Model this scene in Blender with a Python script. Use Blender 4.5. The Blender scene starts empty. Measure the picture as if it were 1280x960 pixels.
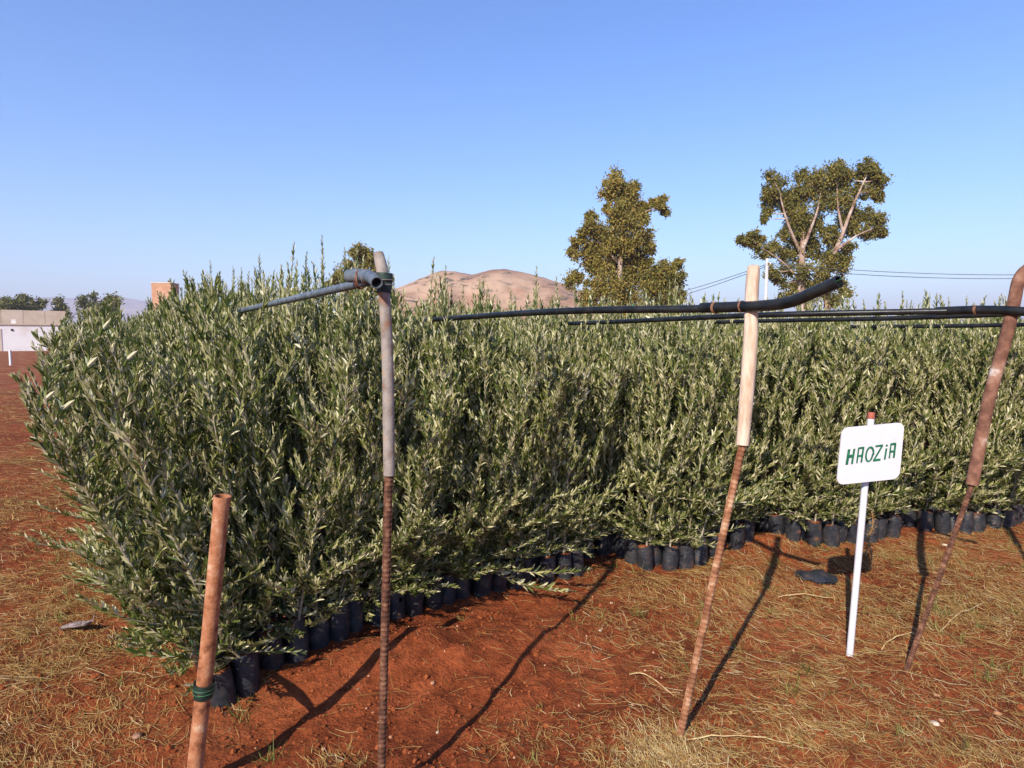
import bpy, math, random
import numpy as np
from mathutils import Vector, Matrix, noise as mnoise

# ------------------------------------------------------------------ camera, sky, sun, exposure
scene = bpy.context.scene
COL = scene.collection
R = math.radians
CAM_H = 1.6
PITCH = math.atan(55 / 800)
cam_data = bpy.data.cameras.new('camera')
cam_data.sensor_width = 36.0
cam_data.lens = 22.5
cam_data.clip_start = 0.05
cam_data.clip_end = 20000
cam = bpy.data.objects.new('camera', cam_data)
COL.objects.link(cam)
cam.location = (0, 0, CAM_H)
cam.rotation_euler = (math.pi / 2 - PITCH, 0, 0)
scene.camera = cam

SUN_AZ, SUN_EL = R(205.5), R(34.5)          # azimuth clockwise from +Y: behind the camera, to the left
world = bpy.data.worlds.new('World')
scene.world = world
world.use_nodes = True
wn = world.node_tree.nodes
wl = world.node_tree.links
sky = wn.new('ShaderNodeTexSky')
sky.sky_type = 'NISHITA'
sky.sun_disc = False
sky.sun_elevation = SUN_EL
sky.sun_rotation = SUN_AZ
sky.altitude = 600
sky.air_density = 1.2
sky.dust_density = 0.15
sky.ozone_density = 5.0
hs = wn.new('ShaderNodeHueSaturation')      # the phone's lively colour
hs.inputs['Saturation'].default_value = 1.22
hs.inputs['Hue'].default_value = 0.511
wl.new(sky.outputs[0], hs.inputs['Color'])
wl.new(hs.outputs[0], wn['Background'].inputs[0])
wn['Background'].inputs[1].default_value = 0.15
sun_data = bpy.data.lights.new('sun', 'SUN')
sun_data.energy = 4.9
sun_data.angle = R(0.53)
sun_data.color = (1.0, 0.93, 0.82)
sun = bpy.data.objects.new('sun', sun_data)
COL.objects.link(sun)
SUN_DIR = Vector((math.sin(SUN_AZ) * math.cos(SUN_EL), math.cos(SUN_AZ) * math.cos(SUN_EL), math.sin(SUN_EL)))
sun.rotation_euler = SUN_DIR.to_track_quat('Z', 'Y').to_euler()
sun.location = (-10, -20, 20)
scene.view_settings.view_transform = 'Standard'
scene.view_settings.look = 'None'
scene.view_settings.gamma = 1.0
scene.view_settings.exposure = 0.62
scene.view_settings.use_curve_mapping = False

rng = np.random.default_rng(7)
random.seed(7)


# ------------------------------------------------------------------ helpers: picture measurements to metres
def ray(px, py):
    a = (px - 640) / 800
    b = (480 - py) / 800
    return a, math.cos(PITCH) + b * math.sin(PITCH), -math.sin(PITCH) + b * math.cos(PITCH)


def on_ground(px, py):
    x, y, z = ray(px, py)
    t = -CAM_H / z
    return x * t, y * t


def at(px, py, dist):
    x, y, z = ray(px, py)
    t = dist / y
    return Vector((x * t, dist, CAM_H + z * t))


BED = R(33.07)
US = Vector((-math.sin(BED), math.cos(BED), 0))   # along the beds, away
VS = Vector((math.cos(BED), math.sin(BED), 0))    # across the beds, to the right


def uv(u, v, z=0.0):
    p = US * u + VS * v
    return Vector((p.x, p.y, z))


# smooth value noise, vectorised
_perm = rng.random((256, 256))


def vnoise(x, y):
    x = np.asarray(x, dtype=float)
    y = np.asarray(y, dtype=float)
    xi = np.floor(x).astype(int)
    yi = np.floor(y).astype(int)
    xf = x - xi
    yf = y - yi
    xf = xf * xf * (3 - 2 * xf)
    yf = yf * yf * (3 - 2 * yf)
    a = _perm[xi & 255, yi & 255]
    b = _perm[(xi + 1) & 255, yi & 255]
    c = _perm[xi & 255, (yi + 1) & 255]
    d = _perm[(xi + 1) & 255, (yi + 1) & 255]
    return (a * (1 - xf) + b * xf) * (1 - yf) + (c * (1 - xf) + d * xf) * yf


def fbm(x, y, oct=4):
    s = 0
    amp = 0.5
    for k in range(oct):
        s = s + amp * (vnoise(x * 2 ** k + 17 * k, y * 2 ** k + 31 * k) - 0.5)
        amp *= 0.5
    return s


def bump(x, y, cx, cy, rx, ry, h, ang=0.0):
    c, s = math.cos(ang), math.sin(ang)
    dx, dy = x - cx, y - cy
    a = (dx * c + dy * s) / rx
    b = (-dx * s + dy * c) / ry
    return h * np.exp(-(a * a + b * b))


def ground_h(x, y):
    x = np.asarray(x, dtype=float)
    y = np.asarray(y, dtype=float)
    d = np.hypot(x, y)
    near = np.clip((16 - d) / 6, 0, 1)
    h = near * (0.10 * fbm(x * 0.9, y * 0.9, 3) + 0.035 * fbm(x * 5 + 9, y * 5, 3) + 0.034 * fbm(x * 14 + 3, y * 14 + 8, 2))
    # earth heaped against the bag rows and the worn hollow before the big bed
    h = h + bump(x, y, -0.10, 3.20, 0.55, 0.16, 0.07, 0.45)
    h = h + bump(x, y, -0.60, 3.17, 0.42, 0.13, 0.085, 0.577)
    h = h + bump(x, y, 2.0, 4.95, 0.35, 0.14, 0.07, 0.3)
    h = h + bump(x, y, 1.35, 4.18, 0.6, 0.16, 0.04, 0.25)
    h = h - bump(x, y, -0.25, 2.6, 0.5, 0.35, 0.04, 0.3)
    h = h + 0.05 * fbm(x * 8 + 60, y * 8 + 20, 3) * np.exp(-((x + 0.4) / 1.0) ** 2 - ((y - 3.0) / 0.9) ** 2) * 1.6
    far = np.clip((d - 30) / 400, 0, 1)
    h = h + far * 3.0 * fbm(x * 0.004, y * 0.004, 3)
    return h


def gh(x, y):
    return float(ground_h(x, y))


# ------------------------------------------------------------------ helpers: materials
def new_mat(name):
    m = bpy.data.materials.new(name)
    m.use_nodes = True
    nt = m.node_tree
    return m, nt, nt.nodes['Principled BSDF']


def node(nt, kind, **kw):
    n = nt.nodes.new(kind)
    for k, v in kw.items():
        setattr(n, k, v)
    return n


def ramp(nt, stops):
    r = nt.nodes.new('ShaderNodeValToRGB')
    e = r.color_ramp.elements
    while len(e) < len(stops):
        e.new(0.5)
    for i, (p, c) in enumerate(stops):
        e[i].position = p
        e[i].color = (c[0], c[1], c[2], 1)
    return r


def tex(nt, scale, detail=4, rough=0.55, vec=None, distortion=0.0):
    n = nt.nodes.new('ShaderNodeTexNoise')
    n.inputs['Scale'].default_value = scale
    n.inputs['Detail'].default_value = detail
    n.inputs['Roughness'].default_value = rough
    n.inputs['Distortion'].default_value = distortion
    if vec is not None:
        nt.links.new(vec, n.inputs['Vector'])
    return n


def noise_mat(name, stops, scale=20, rough=0.8, bump_s=0.0, bump_scale=60, spec=0.3, metal=0.0, stretch=None, coord='Object'):
    m, nt, b = new_mat(name)
    tc = node(nt, 'ShaderNodeTexCoord')
    vec = tc.outputs[coord]
    if stretch:
        mp = node(nt, 'ShaderNodeMapping')
        mp.inputs['Scale'].default_value = stretch
        nt.links.new(vec, mp.inputs['Vector'])
        vec = mp.outputs[0]
    n = tex(nt, scale, 6, 0.6, vec)
    r = ramp(nt, [(0.5 + (p - 0.5) * 0.5, c) for p, c in stops])
    nt.links.new(n.outputs['Fac'], r.inputs[0])
    nt.links.new(r.outputs[0], b.inputs['Base Color'])
    b.inputs['Roughness'].default_value = rough
    b.inputs['Specular IOR Level'].default_value = spec
    b.inputs['Metallic'].default_value = metal
    if bump_s:
        n2 = tex(nt, bump_scale, 5, 0.6, vec)
        bp = node(nt, 'ShaderNodeBump')
        bp.inputs['Strength'].default_value = bump_s
        bp.inputs['Distance'].default_value = 0.01
        nt.links.new(n2.outputs['Fac'], bp.inputs['Height'])
        nt.links.new(bp.outputs[0], b.inputs['Normal'])
    return m


def leaf_mat(name, stops, rough=0.5, transl=0.3, spec=0.35, per_object=0.12):
    """leaf surface: every leaf takes its colour from its own random number"""
    m, nt, b = new_mat(name)
    at_ = node(nt, 'ShaderNodeAttribute', attribute_name='rnd')
    oi = node(nt, 'ShaderNodeObjectInfo')
    ad = node(nt, 'ShaderNodeMath', operation='MULTIPLY_ADD')
    nt.links.new(oi.outputs['Random'], ad.inputs[0])
    ad.inputs[1].default_value = per_object
    nt.links.new(at_.outputs['Fac'], ad.inputs[2])
    r = ramp(nt, stops)
    nt.links.new(ad.outputs[0], r.inputs[0])
    nt.links.new(r.outputs[0], b.inputs['Base Color'])
    b.inputs['Roughness'].default_value = rough
    b.inputs['Specular IOR Level'].default_value = spec
    tr = node(nt, 'ShaderNodeBsdfTranslucent')
    nt.links.new(r.outputs[0], tr.inputs['Color'])
    mx = node(nt, 'ShaderNodeMixShader')
    mx.inputs[0].default_value = transl
    nt.links.new(b.outputs[0], mx.inputs[1])
    nt.links.new(tr.outputs[0], mx.inputs[2])
    nt.links.new(mx.outputs[0], nt.nodes['Material Output'].inputs[0])
    return m


def soil_material():
    m, nt, b = new_mat('red_earth')
    g = node(nt, 'ShaderNodeNewGeometry')
    pos = g.outputs['Position']
    n1 = tex(nt, 0.9, 6, 0.6, pos)
    n2 = tex(nt, 14, 6, 0.65, pos)
    n3 = tex(nt, 70, 4, 0.6, pos)
    r1 = ramp(nt, [(0.32, (0.165, 0.036, 0.011)), (0.5, (0.245, 0.057, 0.017)), (0.68, (0.33, 0.092, 0.030))])
    nt.links.new(n1.outputs['Fac'], r1.inputs[0])
    r2 = ramp(nt, [(0.36, (0.62, 0.58, 0.56)), (0.64, (1.25, 1.28, 1.32))])
    nt.links.new(n2.outputs['Fac'], r2.inputs[0])
    mx = node(nt, 'ShaderNodeMix', data_type='RGBA', blend_type='MULTIPLY')
    mx.inputs['Factor'].default_value = 1.0
    nt.links.new(r1.outputs[0], mx.inputs[6])
    nt.links.new(r2.outputs[0], mx.inputs[7])
    # dry litter tint, in patches and more of it far off
    ln = node(nt, 'ShaderNodeVectorMath', operation='LENGTH')
    nt.links.new(pos, ln.inputs[0])
    mr = node(nt, 'ShaderNodeMapRange')
    mr.inputs[1].default_value = 6
    mr.inputs[2].default_value = 40
    mr.inputs[3].default_value = 0.0
    mr.inputs[4].default_value = 0.4
    nt.links.new(ln.outputs['Value'], mr.inputs[0])
    n4 = tex(nt, 1.3, 5, 0.65, pos)
    r4 = ramp(nt, [(0.45, (0, 0, 0)), (0.62, (1, 1, 1))])
    nt.links.new(n4.outputs['Fac'], r4.inputs[0])
    md = node(nt, 'ShaderNodeMath', operation='MULTIPLY')
    nt.links.new(r4.outputs[0], md.inputs[0])
    nt.links.new(mr.outputs[0], md.inputs[1])
    mx2 = node(nt, 'ShaderNodeMix', data_type='RGBA')
    nt.links.new(md.outputs[0], mx2.inputs['Factor'])
    nt.links.new(mx.outputs[2], mx2.inputs[6])
    mx2.inputs[7].default_value = (0.42, 0.26, 0.11, 1)
    nt.links.new(mx2.outputs[2], b.inputs['Base Color'])
    b.inputs['Roughness'].default_value = 0.95
    b.inputs['Specular IOR Level'].default_value = 0.15
    ad = node(nt, 'ShaderNodeMath', operation='MULTIPLY_ADD')
    nt.links.new(n3.outputs['Fac'], ad.inputs[0])
    ad.inputs[1].default_value = 0.35
    nt.links.new(n2.outputs['Fac'], ad.inputs[2])
    bp = node(nt, 'ShaderNodeBump')
    bp.inputs['Strength'].default_value = 1.0
    bp.inputs['Distance'].default_value = 0.035
    nt.links.new(ad.outputs[0], bp.inputs['Height'])
    nt.links.new(bp.outputs[0], b.inputs['Normal'])
    return m


M = {}
M['soil'] = soil_material()
M['clod'] = noise_mat('earth_clod', [(0.3, (0.16, 0.036, 0.012)), (0.7, (0.31, 0.085, 0.028))], 40, 0.95, 0.4, 120, 0.1)
M['potting'] = noise_mat('potting_soil', [(0.3, (0.16, 0.05, 0.022)), (0.7, (0.36, 0.12, 0.05))], 60, 0.95, 0.5, 160, 0.1)
M['leaf'] = leaf_mat('olive_leaf', [(0.0, (0.045, 0.075, 0.013)), (0.32, (0.125, 0.155, 0.030)), (0.55, (0.27, 0.27, 0.078)),
                                    (0.76, (0.50, 0.455, 0.19)), (1.0, (0.76, 0.69, 0.43))], 0.40, 0.28, 0.5)
M['bark'] = noise_mat('olive_bark', [(0.3, (0.21, 0.165, 0.105)), (0.7, (0.42, 0.36, 0.26))], 30, 0.8, 0.2, 90)
M['euc_leaf'] = leaf_mat('eucalyptus_leaf', [(0.0, (0.085, 0.090, 0.020)), (0.4, (0.235, 0.205, 0.040)), (0.75, (0.40, 0.30, 0.065)), (1.0, (0.48, 0.28, 0.09))], 0.5, 0.3)
M['euc_green'] = leaf_mat('bush_leaf', [(0.0, (0.07, 0.085, 0.022)), (0.6, (0.19, 0.18, 0.045)), (1.0, (0.28, 0.24, 0.07))], 0.6, 0.2)
M['euc_bark'] = noise_mat('eucalyptus_bark', [(0.3, (0.26, 0.15, 0.10)), (0.6, (0.45, 0.33, 0.25)), (0.8, (0.6, 0.5, 0.42))], 1.2, 0.85)
M['straw'] = leaf_mat('dry_straw', [(0.0, (0.19, 0.082, 0.024)), (0.4, (0.37, 0.205, 0.060)), (0.75, (0.52, 0.345, 0.12)), (1.0, (0.70, 0.56, 0.30))], 0.7, 0.15, 0.2, 0.0)
M['grass'] = leaf_mat('green_grass', [(0.0, (0.09, 0.12, 0.02)), (0.5, (0.19, 0.20, 0.04)), (1.0, (0.40, 0.33, 0.10))], 0.6, 0.3, 0.3, 0.0)
M['stalk'] = noise_mat('straw_stalk', [(0.3, (0.40, 0.24, 0.09)), (0.7, (0.62, 0.45, 0.22))], 30, 0.7)
M['weed'] = noise_mat('withered_weed', [(0.3, (0.26, 0.14, 0.06)), (0.7, (0.42, 0.26, 0.11))], 30, 0.8)
M['stone'] = noise_mat('orange_stone', [(0.3, (0.38, 0.17, 0.08)), (0.7, (0.58, 0.34, 0.2))], 25, 0.85, 0.4, 60)
M['stone_pale'] = noise_mat('pale_stone', [(0.3, (0.40, 0.30, 0.2)), (0.7, (0.62, 0.52, 0.38))], 30, 0.85, 0.4, 60)
M['stone_brown'] = noise_mat('brown_stone', [(0.3, (0.20, 0.10, 0.055)), (0.7, (0.36, 0.2, 0.12))], 30, 0.85, 0.4, 60)
M['rust_orange'] = noise_mat('orange_rust', [(0.2, (0.17, 0.06, 0.028)), (0.42, (0.36, 0.135, 0.058)), (0.7, (0.46, 0.205, 0.105)), (0.9, (0.55, 0.34, 0.21))], 22, 0.85, 0.35, 130, 0.25)
M['rust_dark'] = noise_mat('dark_rust', [(0.3, (0.075, 0.032, 0.019)), (0.55, (0.15, 0.062, 0.034)), (0.8, (0.25, 0.125, 0.07))], 40, 0.85, 0.3, 160, 0.25)
M['rebar_orange'] = noise_mat('orange_rebar', [(0.3, (0.20, 0.078, 0.036)), (0.55, (0.36, 0.16, 0.078)), (0.8, (0.52, 0.32, 0.19))], 18, 0.85, 0.3, 160, 0.25)
M['galv'] = noise_mat('weathered_grey_pipe', [(0.2, (0.26, 0.13, 0.075)), (0.38, (0.23, 0.18, 0.145)), (0.65, (0.32, 0.27, 0.23)), (0.85, (0.36, 0.24, 0.16))], 16, 0.7, 0.2, 120, 0.35)
M['pale_wood'] = noise_mat('bleached_wood', [(0.25, (0.50, 0.33, 0.21)), (0.5, (0.68, 0.50, 0.36)), (0.8, (0.78, 0.62, 0.48))], 9, 0.8, 0.35, 60, 0.25, stretch=(3, 3, 0.5))
M['rust_brown'] = noise_mat('brown_rust', [(0.25, (0.14, 0.06, 0.036)), (0.5, (0.25, 0.115, 0.07)), (0.72, (0.35, 0.20, 0.135)), (0.85, (0.55, 0.45, 0.38))], 12, 0.8, 0.3, 120, 0.25)
M['poly'] = noise_mat('black_polyethylene', [(0.3, (0.008, 0.009, 0.010)), (0.75, (0.022, 0.022, 0.021))], 14, 0.36, 0.15, 40, 0.28)
M['poly_grey'] = noise_mat('dusty_grey_polyethylene', [(0.3, (0.075, 0.09, 0.105)), (0.75, (0.15, 0.17, 0.19))], 18, 0.45, 0.12, 50, 0.45)
M['strap'] = noise_mat('green_black_strap', [(0.3, (0.010, 0.018, 0.014)), (0.75, (0.022, 0.045, 0.032))], 25, 0.5, 0.2, 70, 0.4)
M['green_line'] = noise_mat('green_strap_stripe', [(0.3, (0.03, 0.11, 0.045)), (0.7, (0.06, 0.2, 0.08))], 40, 0.5)
M['wire'] = noise_mat('tie_wire', [(0.3, (0.16, 0.06, 0.03)), (0.7, (0.34, 0.16, 0.09))], 60, 0.6, 0, 60, 0.4)
M['white_paint'] = noise_mat('white_paint', [(-0.05, (0.50, 0.43, 0.38)), (0.12, (0.66, 0.63, 0.63)), (0.8, (0.70, 0.665, 0.67))], 12, 0.45, 0.08, 50, 0.4)
M['green_paint'] = noise_mat('green_letter_paint', [(0.25, (0.012, 0.10, 0.05)), (0.6, (0.018, 0.15, 0.07)), (0.85, (0.05, 0.22, 0.12))], 60, 0.5)
M['red_cap'] = noise_mat('red_rust_cap', [(0.3, (0.30, 0.07, 0.04)), (0.7, (0.45, 0.13, 0.08))], 40, 0.7)
M['white_wall'] = noise_mat('whitewash', [(0.2, (0.72, 0.64, 0.57)), (0.5, (0.84, 0.80, 0.76)), (0.8, (0.86, 0.83, 0.80))], 0.35, 0.85)
M['beige_wall'] = noise_mat('beige_render', [(0.3, (0.56, 0.44, 0.31)), (0.7, (0.68, 0.55, 0.41))], 0.3, 0.9)
M['brick'] = noise_mat('raw_brick', [(0.3, (0.46, 0.24, 0.14)), (0.7, (0.58, 0.34, 0.22))], 0.8, 0.9)
M['dark'] = noise_mat('dark_opening', [(0.3, (0.02, 0.018, 0.015)), (0.7, (0.04, 0.035, 0.03))], 3, 0.8)
M['concrete'] = noise_mat('pale_concrete', [(0.3, (0.55, 0.53, 0.51)), (0.7, (0.7, 0.68, 0.66))], 2, 0.85)
M['cable'] = noise_mat('cable_sheath', [(0.3, (0.05, 0.05, 0.05)), (0.7, (0.09, 0.09, 0.09))], 2, 0.6)
M['leaf_litter'] = noise_mat('grey_dead_leaf', [(0.3, (0.12, 0.075, 0.06)), (0.7, (0.34, 0.27, 0.25))], 40, 0.7, 0.3, 60)


def hill_material():
    m, nt, b = new_mat('dry_hillside')
    g = node(nt, 'ShaderNodeNewGeometry')
    pos = g.outputs['Position']
    n1 = tex(nt, 0.012, 6, 0.62, pos)
    r1 = ramp(nt, [(0.36, (0.20, 0.095, 0.050)), (0.5, (0.36, 0.19, 0.105)), (0.62, (0.50, 0.31, 0.185))])
    nt.links.new(n1.outputs['Fac'], r1.inputs[0])
    v = tex(nt, 0.10, 4, 0.7, pos)
    r2 = ramp(nt, [(0.53, (0, 0, 0)), (0.60, (1, 1, 1))])
    nt.links.new(v.outputs['Fac'], r2.inputs[0])
    n2 = tex(nt, 0.03, 3, 0.5, pos)
    r3 = ramp(nt, [(0.38, (0, 0, 0)), (0.56, (1, 1, 1))])
    nt.links.new(n2.outputs['Fac'], r3.inputs[0])
    md = node(nt, 'ShaderNodeMath', operation='MULTIPLY')
    nt.links.new(r2.outputs[0], md.inputs[0])
    nt.links.new(r3.outputs[0], md.inputs[1])
    mx = node(nt, 'ShaderNodeMix', data_type='RGBA')
    nt.links.new(md.outputs[0], mx.inputs['Factor'])
    nt.links.new(r1.outputs[0], mx.inputs[6])
    mx.inputs[7].default_value = (0.085, 0.07, 0.035, 1)
    nt.links.new(mx.outputs[2], b.inputs['Base Color'])
    b.inputs['Roughness'].default_value = 1
    b.inputs['Specular IOR Level'].default_value = 0.05
    return m


M['hill'] = hill_material()


def bag_material():
    m, nt, b = new_mat('black_bag_film')
    tc = node(nt, 'ShaderNodeTexCoord')
    oi = node(nt, 'ShaderNodeObjectInfo')
    ad = node(nt, 'ShaderNodeVectorMath', operation='ADD')
    nt.links.new(tc.outputs['Object'], ad.inputs[0])
    sc = node(nt, 'ShaderNodeMath', operation='MULTIPLY')
    nt.links.new(oi.outputs['Random'], sc.inputs[0])
    sc.inputs[1].default_value = 30
    nt.links.new(sc.outputs[0], ad.inputs[1])
    vec = ad.outputs[0]
    n1 = tex(nt, 16, 5, 0.6, vec)
    r1 = ramp(nt, [(0.35, (0.018, 0.019, 0.024)), (0.55, (0.036, 0.036, 0.040)), (0.64, (0.075, 0.052, 0.043)), (0.74, (0.22, 0.09, 0.045))])
    nt.links.new(n1.outputs['Fac'], r1.inputs[0])
    nt.links.new(r1.outputs[0], b.inputs['Base Color'])
    b.inputs['Roughness'].default_value = 0.36
    b.inputs['Specular IOR Level'].default_value = 0.34
    mp = node(nt, 'ShaderNodeMapping')
    mp.inputs['Scale'].default_value = (1, 1, 1.8)
    nt.links.new(vec, mp.inputs['Vector'])
    n2 = tex(nt, 34, 4, 0.6, mp.outputs[0], 1.5)
    bp = node(nt, 'ShaderNodeBump')
    bp.inputs['Strength'].default_value = 0.7
    bp.inputs['Distance'].default_value = 0.006
    nt.links.new(n2.outputs['Fac'], bp.inputs['Height'])
    nt.links.new(bp.outputs[0], b.inputs['Normal'])
    return m


M['bag'] = bag_material()


# ------------------------------------------------------------------ helpers: meshes and objects
def link(o, parent=None):
    COL.objects.link(o)
    if parent is not None:
        o.parent = parent
    return o


def obj(name, mesh, mat=None, parent=None, loc=None):
    o = bpy.data.objects.new(name, mesh)
    if mat is not None and not mesh.materials:
        mesh.materials.append(mat)
    link(o, parent)
    if loc is not None:
        o.location = loc
    return o


def empty(name, loc=(0, 0, 0), rz=0.0):
    o = bpy.data.objects.new(name, None)
    o.empty_display_size = 0.05
    COL.objects.link(o)
    o.location = loc
    o.rotation_euler = (0, 0, rz)
    return o


def tag(o, label=None, cat=None, group=None, kind=None):
    if label:
        o['label'] = label
    if cat:
        o['category'] = cat
    if group:
        o['group'] = group
    if kind:
        o['kind'] = kind
    return o


def np_mesh(name, verts, quads, rnd=None, smooth=False):
    """mesh from numpy arrays: verts (N,3), quads (F,k)"""
    verts = np.asarray(verts, dtype=np.float32)
    quads = np.asarray(quads, dtype=np.int32)
    k = quads.shape[1]
    me = bpy.data.meshes.new(name)
    me.vertices.add(len(verts))
    me.vertices.foreach_set('co', verts.ravel())
    me.loops.add(quads.size)
    me.loops.foreach_set('vertex_index', quads.ravel())
    me.polygons.add(len(quads))
    me.polygons.foreach_set('loop_start', np.arange(0, quads.size, k, dtype=np.int32))
    me.polygons.foreach_set('loop_total', np.full(len(quads), k, dtype=np.int32))
    me.polygons.foreach_set('use_smooth', np.full(len(quads), smooth, dtype=bool))
    if rnd is not None:
        a = me.attributes.new('rnd', 'FLOAT', 'POINT')
        a.data.foreach_set('value', np.asarray(rnd, dtype=np.float32))
    me.update(calc_edges=True)
    me.validate()
    return me


class MB:
    """collects tubes, boxes and faces into one mesh"""

    def __init__(self):
        self.v = []
        self.f = []

    def add(self, vs, fs):
        o = len(self.v)
        self.v += [tuple(p) for p in vs]
        self.f += [tuple(i + o for i in q) for q in fs]

    def tube(self, pts, rad, seg=8, cap=True, hollow=0.0, closed=False):
        pts = [Vector(p) for p in pts]
        n = len(pts)
        if not hasattr(rad, '__len__'):
            rad = [rad] * n
        t0 = (pts[1] - pts[0]).normalized()
        ref = Vector((0, 0, 1)) if abs(t0.z) < 0.9 else Vector((1, 0, 0))
        side = t0.cross(ref).normalized()
        vs = []
        for i, p in enumerate(pts):
            if closed:
                t = (pts[(i + 1) % n] - pts[i - 1]).normalized()
            else:
                t = (pts[min(i + 1, n - 1)] - pts[max(i - 1, 0)]).normalized()
            side = (side - t * side.dot(t)).normalized()
            up = t.cross(side)
            for k in range(seg):
                a = 2 * math.pi * k / seg
                vs.append(p + (side * math.cos(a) + up * math.sin(a)) * rad[i])
        fs = []
        rings = n if closed else n - 1
        for i in range(rings):
            j = (i + 1) % n
            for k in range(seg):
                k2 = (k + 1) % seg
                fs.append((i * seg + k, i * seg + k2, j * seg + k2, j * seg + k))
        if not closed:
            if hollow:
                for end, base in ((0, 0), (n - 1, (n - 1) * seg)):
                    o = len(vs)
                    t = (pts[1] - pts[0]).normalized() if end == 0 else (pts[-2] - pts[-1]).normalized()
                    for k in range(seg):
                        vs.append(pts[end] + (vs[base + k] - pts[end]) * hollow)
                    for k in range(seg):
                        vs.append(pts[end] + (vs[base + k] - pts[end]) * hollow + t * rad[end] * 3)
                    for k in range(seg):
                        k2 = (k + 1) % seg
                        fs.append((base + k, base + k2, o + k2, o + k))
                        fs.append((o + k, o + k2, o + seg + k2, o + seg + k))
                    fs.append(tuple(range(o + seg, o + 2 * seg)))
            elif cap:
                fs.append(tuple(range(seg)))
                fs.append(tuple(range((n - 1) * seg, n * seg)))
        self.add(vs, fs)
        return self

    def box(self, lo, hi):
        x0, y0, z0 = lo
        x1, y1, z1 = hi
        self.add([(x0, y0, z0), (x1, y0, z0), (x1, y1, z0), (x0, y1, z0), (x0, y0, z1), (x1, y0, z1), (x1, y1, z1), (x0, y1, z1)],
                 [(0, 3, 2, 1), (4, 5, 6, 7), (0, 1, 5, 4), (1, 2, 6, 5), (2, 3, 7, 6), (3, 0, 4, 7)])
        return self

    def mesh(self, name, smooth=True):
        me = bpy.data.meshes.new(name)
        me.from_pydata(self.v, [], self.f)
        me.polygons.foreach_set('use_smooth', [smooth] * len(self.f))
        me.update()
        return me

    def build(self, name, mat, parent=None, smooth=True, loc=None):
        me = self.mesh(name, smooth)
        me.materials.append(mat)
        o = obj(name, me, None, parent, loc)
        if smooth:
            sharp_by_angle(me)
        return o


def sharp_by_angle(me, deg=50):
    """mark sharp edges so smooth shading keeps rims crisp"""
    import bmesh
    bm = bmesh.new()
    bm.from_mesh(me)
    lim = R(deg)
    bm.normal_update()
    for e in bm.edges:
        if len(e.link_faces) == 2 and e.calc_face_angle(0) > lim:
            e.smooth = False
    bm.to_mesh(me)
    bm.free()


def curve_pts(ctrl, n=20):
    """Catmull-Rom through control points"""
    c = [Vector(p) for p in ctrl]
    c = [c[0] * 2 - c[1]] + c + [c[-1] * 2 - c[-2]]
    out = []
    segs = len(c) - 3
    per = max(2, n // segs)
    for i in range(segs):
        p0, p1, p2, p3 = c[i:i + 4]
        for k in range(per):
            t = k / per
            out.append(0.5 * ((2 * p1) + (p2 - p0) * t + (2 * p0 - 5 * p1 + 4 * p2 - p3) * t * t + (3 * p1 - p0 - 3 * p2 + p3) * t ** 3))
    out.append(c[-2])
    return out


# ------------------------------------------------------------------ the ground, one sheet to the horizon
def graded(lo, hi, step, far, ratio=1.09):
    a = list(np.arange(lo, hi + 1e-6, step))
    s = step
    x = lo
    left = []
    while x > -far:
        s *= ratio
        x -= s
        left.append(x)
    s = step
    x = hi
    right = []
    while x < far:
        s *= ratio
        x += s
        right.append(x)
    return np.array(left[::-1] + a + right)


gx = graded(-4.2, 5.4, 0.028, 7000, 1.10)
gy = graded(1.2, 6.4, 0.028, 7000, 1.10)
GX, GY = np.meshgrid(gx, gy)
GZ = ground_h(GX, GY)
nv, nu = GX.shape
idx = np.arange(nv * nu).reshape(nv, nu)
q = np.stack([idx[:-1, :-1], idx[:-1, 1:], idx[1:, 1:], idx[1:, :-1]], -1).reshape(-1, 4)
ground = obj('ground', np_mesh('ground', np.stack([GX, GY, GZ], -1).reshape(-1, 3), q, smooth=True), M['soil'])
tag(ground, 'red earth ground', None, None, 'structure')


def ridge(name, px0, px1, dist, depth, prof, mat, label, seed):
    """a hill or range: its skyline is a list of (picture x, picture y) at a real distance"""
    nx, ny = 220, 90
    xs = np.linspace(px0, px1, nx)
    top = np.interp(xs, [p[0] for p in prof], [p[1] for p in prof])
    V = []
    for j in range(ny):
        t = j / (ny - 1)
        for i in range(nx):
            P = at(xs[i], top[i], dist)
            h = max(P.z, 0.5)
            y = dist + (t - 0.5) * depth
            prof_t = math.cos((t - 0.5) * math.pi) ** 1.2 if 0 < t < 1 else 0
            x = P.x
            nz = (float(fbm(x / depth * 12 + seed, y / depth * 7, 6))) * h * 0.55
            V.append((x, y, h * prof_t + nz * min(1, prof_t * 2) * (1 - 0.88 * prof_t) - 4 * (1 - min(1, prof_t * 4))))
    idx = np.arange(nx * ny).reshape(ny, nx)
    q = np.stack([idx[:-1, :-1], idx[:-1, 1:], idx[1:, 1:], idx[1:, :-1]], -1).reshape(-1, 4)
    o = obj(name, np_mesh(name, V, q, smooth=True), mat)
    return tag(o, label, None, None, 'structure')


ridge('hill', 440, 780, 620, 420, [(440, 412), (470, 385), (505, 360), (530, 350), (555, 342), (572, 341), (592, 345), (612, 340), (630, 338.5), (650, 342),
                                   (680, 348), (704, 356), (730, 372), (780, 410)], M['hill'], 'dry reddish brown hill on the horizon', 3)
ridge('mountains', -260, 520, 5200, 2000, [(-260, 398), (-100, 380), (0, 373), (30, 377), (70, 371), (110, 376), (150, 372), (200, 378), (260, 384), (340, 390), (520, 415)],
      M['hill'], 'distant pale mountain range on the horizon', 11)

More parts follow.
